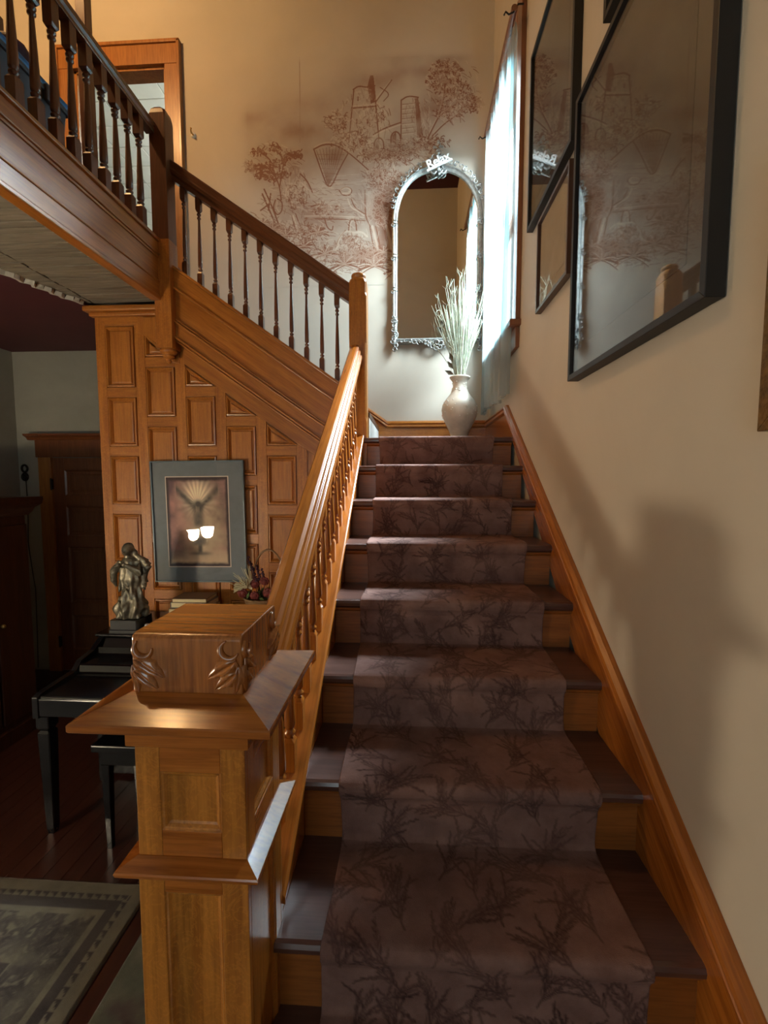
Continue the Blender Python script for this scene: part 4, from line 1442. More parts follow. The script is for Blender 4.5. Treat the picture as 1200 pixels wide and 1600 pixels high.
out = arch(0.046)[2:]
rs = random.Random(4)
items = []
for i, (x, z) in enumerate(out):
    if 0.10 < i / len(out) < 0.90:
        tx = x / 0.36
        items.append((x * 1.02, z + 0.012, rs.uniform(0.018, 0.030), rs.uniform(0, 6), 0.8, 0.0065, 1 if x > 0 else -1))
        if i % 2: items.append((x * 1.05, z + 0.030 * (1 - abs(tx) * 0.3), rs.uniform(0.012, 0.018), rs.uniform(0, 6), 0.8, 0.005, -1 if x > 0 else 1))
sprig('acanthus_cresting', items)
zt = MTOP - MZb
m = MB()
for x, z, r, a0, tn, th, sg in [(0, zt + 0.13, 0.032, -1.4, 1.0, 0.008, 1), (-0.03, zt + 0.10, 0.035, 0.2, 1.0, 0.009, -1), (0.032, zt + 0.10, 0.035, 2.8, 1.0, 0.009, 1), (0, zt + 0.19, 0.02, -1.2, 0.9, 0.008, 1), (-0.06, zt + 0.075, 0.03, 1, 1, 0.008, -1), (0.065, zt + 0.075, 0.03, 2, 1, 0.008, 1),
                              (0, zt + 0.015, 0.045, -1.5, 1.0, 0.010, 1), (-0.03, zt - 0.004, 0.028, 3, 1, 0.008, 1), (0.035, zt - 0.004, 0.028, 0, 1, 0.008, -1), (-0.03, zt + 0.165, 0.016, 0, .9, .006, 1), (0.03, zt + 0.165, 0.016, 3, .9, .006, -1)]:
    curl(m, x, z, r, a0, tn, th, sg)
m.ball((0, -0.045, zt + 0.125), 0.018).ball((0, -0.045, zt + 0.212), 0.013).ball((0, -0.048, zt + 0.005), 0.022)
m.build('crest_ornament', 'silver_leaf', mi)
# leaf clasps on the side mouldings, feet and bottom swag
for s in (-1, 1):
    for zz in (0.13, 0.36, 0.62, 0.88):
        m = MB()
        for j in range(4): curl(m, s * (MHW + 0.024) + (j - 1.5) * 0.012, zz + (j % 2) * 0.022, 0.016, j * 1.7, 0.8, 0.0055, s)
        m.build('leaf_clasp', 'silver_leaf', mi)
    m = MB()
    for j in range(9): curl(m, s * (MHW + 0.026) + 0.012 * math.sin(j * 2.1), -0.10 + j * 0.032, 0.021, j * 1.3, 0.9, 0.007, s if j % 2 else -s)
    m.tube([(s * (MHW + 0.02), -0.03, 0.10), (s * (MHW + 0.03), -0.03, 0.0), (s * (MHW + 0.02), -0.03, -0.11)], [0.018, 0.022, 0.008], 8)
    m.build('scroll_foot', 'silver_leaf', mi)
m = MB()
for j in range(17):
    t = -1 + 2 * j / 16
    curl(m, t * MHW * 0.9, -0.028 - 0.022 * (1 - abs(t)), 0.016 + 0.014 * (1 - abs(t)), j * 1.1, 0.9, 0.006, 1 if j % 2 else -1)
for j in range(7): curl(m, (j - 3) * 0.028, -0.055 - 0.012 * (3 - abs(j - 3)), 0.022, j, 0.9, 0.007, 1)
m.build('bottom_swag', 'silver_leaf', mi)

# lettered sign hung on the crest
sg = empty('word_sign', (MXc + 0.008, YB - 0.085, 4.205), 'small white cut-out word sign hung on the mirror crest', 'sign')
cu = bpy.data.curves.new('letters', 'FONT')
cu.body = 'Relax'; cu.size = 0.092; cu.extrude = 0.004; cu.align_x = 'CENTER'; cu.offset = 0.0016; cu.space_character = 0.92
tmp = bpy.data.objects.new('letters_tmp', cu)
COL.objects.link(tmp)
dg = bpy.context.evaluated_depsgraph_get()
me = bpy.data.meshes.new_from_object(tmp.evaluated_get(dg))
bpy.data.objects.remove(tmp)
me.materials.clear(); me.materials.append(MATS['white_letters'])
lt = bpy.data.objects.new('letters', me); COL.objects.link(lt); lt.parent = sg
lt.rotation_euler = Euler((PI / 2, -math.radians(22), 0)); lt.location = (0, 0, 0.0)
MB().box(-0.105, 0.105, -0.005, 0.005, -0.014, 0.0).build('base_bar', 'white_letters', sg, rot=(0, -math.radians(22), 0))

# ------------------------------------------------------------------ vase with dried grass
VX, VY = 0.372, 3.42
va = empty('vase', (VX, VY, Z0 + 0.001), 'cream ceramic baluster vase with raised flowers standing on the landing', 'vase')
vp = [(0.062, 0.0), (0.068, 0.006), (0.066, 0.02), (0.060, 0.05), (0.075, 0.10), (0.105, 0.16), (0.127, 0.215), (0.134, 0.26), (0.128, 0.295), (0.105, 0.335), (0.072, 0.375), (0.055, 0.41), (0.050, 0.44), (0.054, 0.465), (0.070, 0.488), (0.076, 0.495), (0.077, 0.502), (0.070, 0.505), (0.060, 0.495), (0.045, 0.46), (0.04, 0.40)]
MB().lathe(vp, seg=36).build('body', 'vase_ceramic', va)
m = MB(); rs = random.Random(2)


def vr(h):
    for (r0, h0), (r1, h1) in zip(vp, vp[1:]):
        if h0 <= h <= h1 and h1 > h0: return r0 + (r1 - r0) * (h - h0) / (h1 - h0)
    return 0.06


for i in range(95):
    hh = rs.choice([rs.uniform(0.20, 0.34), rs.uniform(0.38, 0.47), rs.uniform(0.14, 0.34)])
    a = rs.uniform(0, 2 * PI); r = vr(hh)
    m.ball((r * math.cos(a), r * math.sin(a), hh), rs.uniform(0.004, 0.0075), 6, (1, 1, 0.8))
m.build('relief_flowers', 'vase_relief', va)

bo = empty('dried_grass_bouquet', (VX, VY, Z0 + 0.45), 'spray of pale dried grasses standing in the landing vase', 'dried flowers')
m = MB(); rs = random.Random(9)
for i in range(150):
    a = rs.uniform(0, 2 * PI)
    sp = rs.uniform(0.02, 0.24) * (1.0 if math.cos(a) < 0.3 else 0.72)
    hgt = rs.uniform(0.42, 0.82) * (1 - 0.25 * sp / 0.24)
    ex, ey = sp * math.cos(a), sp * math.sin(a) * 0.75
    bx, by = 0.035 * math.cos(a), 0.03 * math.sin(a)
    pts = [(bx * 0.6, by * 0.6, -0.06), (bx, by, 0.05)]
    for t in (0.3, 0.55, 0.8, 1.0):
        pts.append((bx + (ex - bx) * t ** 1.25 + rs.uniform(-.004, .004), by + (ey - by) * t ** 1.25, 0.05 + (hgt - 0.05) * t))
    w = rs.uniform(0.0012, 0.0022)
    m.tube(pts, [w, w, w, w * 1.3, w * rs.choice([1.2, 2.4]), w * 0.6], 4)
    for t in range(rs.randint(1, 3)):
        k = rs.randint(3, 5); q = Vector(pts[k]) if k < len(pts) else Vector(pts[-1])
        e = q + Vector((rs.uniform(-.035, .035), rs.uniform(-.03, .03), rs.uniform(.03, .08)))
        m.tube([q, (q + e) / 2 + Vector((rs.uniform(-.006, .006), 0, 0)), e], [0.0012, 0.0016, 0.0008], 4)
tag(m.build('grass_stems', 'dry_grass', bo), kind='stuff')
for (x, z, r) in [(-0.075, 0.28, 0.022), (-0.165, 0.50, 0.02)]:
    MB().tube([(x + r * math.cos(t), -0.06, z + r * math.sin(t)) for t in np.linspace(-1.2, 4.6, 16)] + [(x + 0.05, -0.04, z - 0.08), (0, 0, 0)], 0.003, 6).build('curled_stem', 'dry_grass', bo)
for i, (x, z, a) in enumerate([(-0.055, 0.10, 2.2), (-0.05, 0.06, 2.7), (-0.06, 0.15, 1.9), (-0.125, 0.36, 2.4), (-0.12, 0.40, 2.0)]):
    m = MB()
    d = Vector((math.cos(a), 0, math.sin(a))); s = Vector((-d.z, 0.4, d.x)) * 0.016
    b = Vector((x, -0.05, z))
    m.add([b, b + d * 0.035 + s, b + d * 0.075, b + d * 0.035 - s, b + d * 0.035 + Vector((0, 0.006, 0))], [(0, 1, 4), (1, 2, 4), (2, 3, 4), (3, 0, 4)])
    m.build('dry_leaf', 'dry_leaf', bo)

# ------------------------------------------------------------------ upstairs: door, post, bin, hook
d3 = empty('door_1', (-2.39, YB, ZF2), kind='structure')
def casing(e, x0, x1, z0, z1, w, y, mat, head_w=None, d=0.028):
    W(MB().box(x0 - w, x0, y - d, y + 0.001, z0, z1).build('casing', mat, e, 0.004))
    W(MB().box(x1, x1 + w, y - d, y + 0.001, z0, z1).build('casing', mat, e, 0.004))
    W(MB().box(x0 - w, x1 + w, y - d - 0.002, y + 0.001, z1, z1 + (head_w or w)).build('head_casing', mat, e, 0.004))


casing(d3, UX0, UX1, ZF2, UZ1, 0.125, YB, 'casing_wood', 0.165)
W(MB().box(UX0 - 0.135, UX0 - 0.11, YB - 0.045, YB, ZF2, UZ1 + 0.17).build('back_band', 'casing_wood', d3, 0.004))
W(MB().box(UX1 + 0.11, UX1 + 0.135, YB - 0.045, YB, ZF2, UZ1 + 0.17).build('back_band', 'casing_wood', d3, 0.004))
W(MB().box(UX0 - 0.135, UX1 + 0.135, YB - 0.045, YB, UZ1 + 0.15, UZ1 + 0.175).build('back_band', 'casing_wood', d3, 0.004))
W(MB().box(UX0, UX0 + 0.02, YB, YB + 0.12, ZF2, UZ1).build('jamb', 'casing_wood', d3))
W(MB().box(UX1 - 0.02, UX1, YB, YB + 0.12, ZF2, UZ1).build('jamb', 'casing_wood', d3))
W(MB().box(UX0, UX1, YB, YB + 0.12, UZ1 - 0.02, UZ1).build('jamb', 'casing_wood', d3))
pt = MB().chamf([(0.034, 0.004, 0), (0.034, 0.004, 0.04), (0.030, 0.004, 0.05), (0.030, 0.004, 1.52)]).build('wooden_post', 'oak_dark_backlit_z', None, loc=(-1.905, 2.69, ZF2))
tag(pt, 'tall square brown post standing behind the balcony balusters', 'post')
rk = empty('clothes_rack', (-2.30, 2.25, ZF2), 'dark wooden rack standing behind the storage bin upstairs', 'rack')
for s in (-1, 1):
    MB().box(-0.022, 0.022, s * 0.26 - 0.022, s * 0.26 + 0.022, 0, 1.10).build('upright', 'dark_cabinet_wood', rk, 0.003)
    MB().box(-0.16, 0.16, s * 0.26 - 0.022, s * 0.26 + 0.022, 0, 0.045).build('foot', 'dark_cabinet_wood', rk, 0.003)
MB().box(-0.03, 0.03, -0.30, 0.30, 0.98, 1.10).build('top_rail', 'dark_cabinet_wood', rk, 0.004)
MB().tube([(0, -0.26, 0.75), (0, 0.26, 0.75)], 0.014, 10).build('cross_bar', 'dark_cabinet_wood', rk)

bn = empty('storage_bin', (-1.90, 2.03, ZF2), 'grey plastic storage bin with a blue lid behind the balcony balusters', 'storage bin')
def rr(hx, hy, z): return [(x * hx, y * hy, z) for x, y in ((-1, -1), (1, -1), (1, 1), (-1, 1))]
MB().loft([rr(.125, .25, 0), rr(.15, .285, .40)]).build('tub', 'bin_grey', bn, 0.012)
MB().box(-.162, .162, -.297, .297, .385, .412).build('rim', 'bin_grey', bn, 0.008)
MB().box(-.158, .158, -.293, .293, .412, .445).build('lid', 'bin_blue', bn, 0.01)
for s in (-1, 1): MB().box(.15, .172, s * .16 - .03, s * .16 + .03, .35, .42).build('latch', 'bin_grey', bn, 0.004)
bg2 = MB()
rs = random.Random(5)
for i in range(7):
    bg2.ball((rs.uniform(-.07, .07), rs.uniform(-.15, .15), 0.058), rs.uniform(.05, .07), 10, (1, 1.2, .8))
tag(bg2.build('folded_blanket', 'flower_plum', None, loc=(-1.90, 2.03, ZF2 + 0.452)), 'dark bundled cloth lying on the blue bin lid', 'blanket')

hk = empty('wall_hook', (-1.785, YB, 4.56), 'small brass hook on the tan wall beside the upstairs door', 'hook')
MB().lathe([(0.022, 0), (0.022, -0.004), (0.012, -0.010)], axis='y', seg=14).build('plate', 'white_paint_and_glare', hk)
MB().tube([(0, -0.008, 0), (0, -0.04, -0.005), (0, -0.05, 0.012), (0, -0.045, 0.024)], [0.007, 0.007, 0.006, 0.008], 8).build('hook', 'brass', hk)

# lamp of the upper hall and of the room beyond (both out of the picture, on their ceilings)
def ceiling_globe(name, loc, mat, label, r=0.13):
    e = empty(name, loc, label, 'lamp')
    MB().lathe([(0.09, 0), (0.09, -0.02), (0.06, -0.035), (0.03, -0.05)], seg=20).build('canopy', 'brass', e)
    MB().ball((0, 0, -0.05 - r * 0.9), r, 20).build('glass_globe', mat, e)


ceiling_globe('ceiling_lamp', (-2.55, 2.1, ZC2), 'globe_glass', 'round glass lamp on the dark ceiling of the upper hall', 0.11)
ceiling_globe('ceiling_lamp', (-1.75, 5.6, 5.516), 'globe_glass_white', 'round white lamp on the tiled ceiling past the upstairs door', 0.14)

# ------------------------------------------------------------------ downstairs, far left: door, dial, cabinet
d1 = empty('door_2', (-2.8, YB, 0), kind='structure')
DX0, DX1, DZ1 = -3.15, -2.32, 1.935
W(MB().box(DX0 - 0.115, DX0, YB - 0.03, YB, 0, DZ1).build('casing', 'casing_wood', d1, 0.004))
W(MB().box(DX1, DX1 + 0.115, YB - 0.03, YB, 0, DZ1).build('casing', 'casing_wood', d1, 0.004))
W(MB().box(DX0 - 0.13, DX1 + 0.13, YB - 0.036, YB, DZ1, DZ1 + 0.15).build('head_casing', 'door_wood', d1, 0.003))
W(MB().prism([(YB, DZ1 + .15), (YB - .04, DZ1 + .15), (YB - .055, DZ1 + .17), (YB - .085, DZ1 + .185), (YB - .09, DZ1 + .2), (YB, DZ1 + .2)], 'x', DX0 - 0.19, DX1 + 0.19).build('cornice', 'door_wood', d1))
yd = YB - 0.012
def dbox(x0, x1, z0, z1, n, mat='door_wood'): W(MB().box(x0, x1, yd, YB, z0, z1).build(n, mat, d1, 0.002))
dbox(DX0 + .004, DX0 + .11, .01, DZ1 - .004, 'stile'); dbox(DX1 - .11, DX1 - .004, .01, DZ1 - .004, 'stile')
zs = [0.01, 0.20, 0.52, 0.63, 1.14, 1.24, 1.50, 1.60, 1.82, 1.931]
for i in range(0, 10, 2): dbox(DX0 + .11, DX1 - .11, zs[i], zs[i + 1], 'rail')
for i in range(1, 9, 2):
    W(raised_panel([(DX0 + .11, zs[i]), (DX1 - .11, zs[i]), (DX1 - .11, zs[i + 1]), (DX0 + .11, zs[i + 1])], lambda u, v, d: (u, yd + d, v), [(0, .001), (.012, .009), (.03, .0095), (.045, .005)]).build('panel', 'door_wood', d1))
for z in (1.70, 0.28):
    W(MB().box(DX0 - .012, DX0 + .012, yd - .02, yd - .008, z - .045, z + .045).tube([(DX0, yd - .022, z - .052), (DX0, yd - .022, z + .052)], .007, 8).build('hinge', 'dark_iron', d1))
W(MB().ball((DX1 - .06, YB - .06, 0.95), 0.028).build('door_knob', 'brass', d1))

dl = empty('wall_dial', (-3.405, YB, 1.80), 'figure-eight black dial with a hanging wire beside the lower door', 'dial')
for z in (0.038, -0.036):
    MB().tube([(0.026 * math.cos(t), -0.014, z + 0.03 * math.sin(t)) for t in np.linspace(0, 2 * PI, 22)], 0.009, 8).build('ring', 'dark_iron', dl)
MB().lathe([(0.02, -0.002), (0.02, -0.02), (0.014, -0.024)], (0, 0, -0.036), axis='y', seg=14).build('plate', 'dark_iron', dl)
MB().tube([(0, -0.006, -0.07), (0.004, -0.006, -0.3), (-0.014, -0.006, -0.62), (0.012, -0.006, -0.9), (0.03, -0.006, -1.05), (0.02, -0.006, -1.5), (0.01, -0.006, -1.78)], 0.0035, 6).build('wire', 'dark_iron', dl)

cb = empty('tall_cabinet', (-2.93, 2.62, 0), 'dark wooden cabinet with a cornice at the far left edge', 'cabinet')
MB().box(-.30, .30, -.27, .27, 0, 1.50).build('body', 'dark_cabinet_wood', cb, 0.004)
MB().box(-.33, .33, -.30, .30, 0, 0.10).build('plinth', 'dark_cabinet_wood', cb, 0.004)
MB().chamf([(.30, .001, 1.50), (.315, .001, 1.52), (.325, .001, 1.55), (.355, .001, 1.575), (.36, .001, 1.60), (.36, .001, 1.625)]).build('cornice', 'dark_cabinet_wood', cb)
for s in (-1, 1):
    dr = MB().box(.30, .318, s * .135 - .125, s * .135 + .125, .14, 1.44).build('door', 'dark_cabinet_wood', cb, 0.003)
    MB().ball((.33, s * .03, .8), .014).build('knob', 'brass', dr)

# ------------------------------------------------------------------ piano, bench and what stands on it
PX0, PX1 = -1.79, -0.66
pn = empty('piano', (-1.225, 2.45, 0), 'black spinet piano against the panelled wall, half hidden by the newel', 'piano')
def pb(prof, x0, x1, n, mat='piano_black', bv=0.003): return W(MB().prism(prof, 'x', x0, x1).build(n, mat, pn, bv))
pb([(2.40, 0.02), (2.83, 0.02), (2.83, .835), (2.42, .835), (2.36, .74), (2.36, .62), (2.40, .60)], PX0 + .03, PX1 - .03, 'case')
for x in (PX0, PX1 - .03):
    pb([(1.94, .605), (2.36, .60), (2.36, 0.0), (2.835, 0.0), (2.835, .838), (2.41, .838), (2.33, .79), (2.23, .772), (2.19, .735), (1.97, .722), (1.94, .71)], x, x + .03, 'side_panel')
pb([(1.955, .612), (2.38, .612), (2.38, .66), (1.955, .66)], PX0 + .03, PX1 - .03, 'key_bed')
pb([(1.945, .615), (1.965, .615), (1.965, .70), (1.945, .70)], PX0 + .03, PX1 - .03, 'key_slip')
pb([(1.95, .698), (1.957, .710), (2.17, .716), (2.20, .722), (2.215, .752), (2.225, .758), (2.34, .766), (2.36, .80), (2.36, .70), (1.96, .692)], PX0 + .03, PX1 - .03, 'fall_board', 'piano_black', 0.004)
pb([(2.405, .838), (2.84, .838), (2.84, .860), (2.395, .860), (2.39, .850)], PX0 - .012, PX1 + .012, 'lid', 'piano_black', 0.005)
pb([(2.345, .765), (2.352, .765), (2.412, .834), (2.402, .836)], PX0 + .05, PX1 - .05, 'music_desk')
for x in (PX0 + .03, PX1 - .03):
    W(MB().chamf([(.016, .003, 0.0), (.020, .003, .03), (.030, .004, .50), (.030, .004, .52), (.022, .003, .53), (.033, .004, .55), (.033, .004, .606)], (x, 1.99)).build('leg', 'piano_black', pn))
    W(MB().lathe([(.017, 0.012), (.019, .0125), (.019, .03), (.017, .031)], (x, 1.99, .0), 12).build('leg_ferrule', 'piano_brass', pn))
for i in range(3):
    W(MB().tube([(-1.28 + i * .055, 2.40, .05), (-1.28 + i * .055, 2.30, .045), (-1.28 + i * .055, 2.26, .035)], [.008, .010, .013], 8).build('pedal', 'piano_brass', pn))

be = empty('piano_bench', (-1.12, 2.03, 0), 'black piano bench tucked in under the keyboard', 'bench')
MB().box(-.34, .34, -.155, .155, .49, .525).build('seat', 'piano_black', be, 0.006)
MB().box(-.31, .31, -.135, .135, .42, .49).build('box', 'piano_black', be, 0.003)
for sx in (-1, 1):
    for sy in (-1, 1):
        MB().chamf([(.012, .002, 0), (.020, .003, .42)], (sx * .29, sy * .115)).build('leg', 'piano_black', be)

ps = MB().chamf([(.085, .004, 0), (.085, .004, .012), (.080, .004, .018), (.080, .004, .070)]).build('display_plinth', 'black_base', None, loc=(-1.648, 2.50, .860))
tag(ps, 'black square plinth under the bronze statue', 'plinth')


def statue():
    m = MB(); rs = random.Random(3)
    nseg = 40
    rings = []
    # draped robe
    for i in range(30):
        t = i / 29
        z = 0.30 * t
        r = 0.078 - 0.030 * t + 0.012 * math.sin(t * 9) - 0.004 * math.sin(23 * t)
        ring_ = []
        for j in range(nseg):
            a = 2 * PI * j / nseg
            fold = 0.009 * math.sin(7 * a + 5 * t) + 0.007 * math.sin(11 * a - 9 * t + 1) + 0.005 * math.sin(5 * a + 14 * t)
            rr_ = r + fold * (1.2 - t)
            ring_.append((rr_ * math.cos(a) * 1.0 + 0.010 * math.sin(3 * t), rr_ * math.sin(a) * 0.8, z))
        rings.append(ring_)
    m.loft(rings, True, True, True)
    m.ball((0.004, 0, 0.315), 0.052, 14, (1.0, 0.75, 0.9))
    m.tube([(0.0, 0, .33), (-.004, -.006, .37)], [.024, .018], 10)
    m.ball((-.006, -.010, .397), 0.030, 14, (0.9, 1, 1.15))
    m.ball((-.002, .002, .408), 0.033, 14, (0.95, 1, 1.0))
    m.ball((-.006, -.040, .392), 0.006, 8)
    for i in range(9): m.tube([(0.0, .006, .425), (.03 * math.cos(i), .02 + .012 * math.sin(i), .38), (.04 * math.cos(i * 1.3), .028, .32)], [.010, .013, .008], 8)
    # arms raised to the instrument, sleeves
    m.tube([(-.045, 0, .325), (-.075, -.03, .275), (-.030, -.06, .315)], [.022, .024, .012], 10)
    m.tube([(.05, 0, .325), (.075, -.03, .270), (.02, -.062, .318)], [.022, .026, .012], 10)
    m.tube([(-.075, -.03, .275), (-.085, -.02, .22), (-.075, -.01, .18)], [.022, .018, .006], 8)
    m.ball((-.022, -.066, .32), .012, 8).ball((.012, -.068, .322), .012, 8)
    # billowing veil at the right shoulder
    for i in range(7):
        a = i / 6
        m.tube([(.03, .01, .37 - .01 * i), (.085 + .02 * math.sin(i), .02, .33 - .022 * i), (.078, .015, .24 - .012 * i), (.05, .01, .18)], [.010, .022, .018, .008], 8)
    for i in range(26):
        a = rs.uniform(0, 6.28); z = rs.uniform(.02, .28); r = .075 - .09 * z
        m.tube([(r * math.cos(a), r * .8 * math.sin(a), z), (r * math.cos(a + .3), r * .8 * math.sin(a + .3), z - .03), (1.05 * r * math.cos(a + .5), .85 * r * math.sin(a + .5), z - .06 if z > .07 else 0.005)], [.006, .009, .006], 6)
    m.tube([(-.02, -.07, .318), (-.06, -.075, .300)], .004, 6)
    o = m.build('bronze_statue', 'bronze', None, loc=(-1.648, 2.50, .933))
    rm = o.modifiers.new('fuse', 'REMESH'); rm.mode = 'VOXEL'; rm.voxel_size = 0.004; rm.use_smooth_shade = True
    tag(o, 'bronze statue of a robed figure playing a pipe on the piano', 'statue')
    MB()
    return o


statue()
tag(MB().prism([(-.02, 0), (.02, 0), (.014, .032), (-.012, .036)], 'y', -.010, .012).build('white_card', 'white_card', None, 0.002, loc=(-1.535, 2.475, .860 + .001)), 'little white card propped beside the statue base', 'card')

# stack of books behind the newel block
zc = .860
for i, (w, d, hh, mt, lab, rz) in enumerate([(.27, .20, .050, 'book_red', 'thick dark red book at the bottom of the piano stack', 0), (.25, .19, .044, 'book_tan', 'tan book in the middle of the stack on the piano', .05), (.23, .17, .034, 'book_grey', 'grey-covered book second from the top of the stack', -.04), (.215, .165, .024, 'book_tan', 'yellowed open-edged book topmost of the stack under the painting', .03)]):
    e = empty('book', (-1.35, 2.69, zc), lab, 'book', 'books stacked on the piano', rz=rz)
    MB().box(-w / 2 + .003, w / 2 - .004, -d / 2 + .003, d / 2 - .003, .003, hh - .003).build('pages', 'paper_yellow', e)
    MB().box(-w / 2, w / 2, -d / 2, d / 2, 0, .0032).build('cover', mt, e)
    MB().box(-w / 2, w / 2, -d / 2, d / 2, hh - .0032, hh).build('cover', mt, e)
    MB().box(-w / 2, -w / 2 + .003, -d / 2, d / 2, .003, hh - .003).build('spine', mt, e)
    zc += hh

# basket of dried flowers
fb = empty('flower_basket', (-.90, 2.66, .860), 'wicker basket of dried red and cream flowers beside the painting', 'flower arrangement')
MB().lathe([(.07, 0), (.075, .01), (.10, .08), (.115, .15), (.12, .155), (.118, .165), (.105, .16), (.09, .10)], seg=22).build('basket', 'wicker', fb)
MB().tube([(.118 * math.cos(t) + .03, 0.02, .15 + .30 * math.sin(t)) for t in np.linspace(0, PI, 18)], .006, 8).build('basket_handle', 'wicker', fb)
rs = random.Random(8)
m = MB()
for i in range(60):
    a = rs.uniform(0, 6.28); r = rs.uniform(0, .13)
    b = Vector((r * math.cos(a), r * .7 * math.sin(a), .15)); e = b + Vector((rs.uniform(-.05, .05), rs.uniform(-.04, .04), rs.uniform(.01, .07)))
    s = Vector((rs.uniform(-.02, .02), .012, rs.uniform(-.01, .02)))
    m.add([b, (b + e) / 2 + s, e, (b + e) / 2 - s], [(0, 1, 2, 3)])
tag(m.build('leaves', 'foliage', fb, normals=False), kind='stuff')
for x, y, z, r in [(-.11, -.05, .195, .034), (-.03, -.07, .185, .03), (.05, -.06, .20, .036), (-.045, -.02, .245, .032), (.02, -.03, .265, .03)]:
    m = MB(); m.ball((x, y, z), r * .8, 10, (1, .9, .8))
    for j in range(8):
        a = j * .785
        m.ball((x + r * .6 * math.cos(a), y - .006, z + r * .5 * math.sin(a)), r * .42, 6, (1, .6, 1))
    m.build('dried_rose', 'flower_red', fb)
m = MB()
for i in range(70):
    c = Vector((-.085, -.05, .225)); a = rs.uniform(1.2, 3.9); l = rs.uniform(.03, .085)
    e = c + Vector((l * math.cos(a), rs.uniform(-.03, .02), l * math.sin(a) * .7))
    m.tube([c, (c + e) / 2 + Vector((0, 0, .008)), e], [.002, .0025, .0035], 4)
tag(m.build('statice_sprays', 'flower_cream', fb), kind='stuff')
for bx, bz, ex, ez in [(-.03, .22, -.085, .41), (.0, .23, -.03, .36), (.02, .22, .0, .34), (-.02, .22, -.06, .35)]:
    m = MB()
    for i in range(34):
        t = rs.uniform(.25, 1)
        m.ball((bx + (ex - bx) * t + rs.uniform(-.013, .013) * (1.2 - t), -.02 + rs.uniform(-.012, .012), bz + (ez - bz) * t), rs.uniform(.004, .008), 5)
    m.tube([(bx, -.02, bz - .05), (ex, -.02, ez)], .002, 4)
    m.build('plum_spike', 'flower_plum', fb)
m = MB()
for i in range(40):
    a = rs.uniform(1.5, 2.9); l = rs.uniform(.06, .16)
    m.tube([(-.06, -.03, .21), (-.06 + .6 * l * math.cos(a), -.03, .21 + .6 * l * math.sin(a)), (-.06 + l * math.cos(a), -.03, .21 + l * math.sin(a))], [.001, .001, .0016], 4)
tag(m.build('fine_grasses', 'flower_cream', fb), kind='stuff')

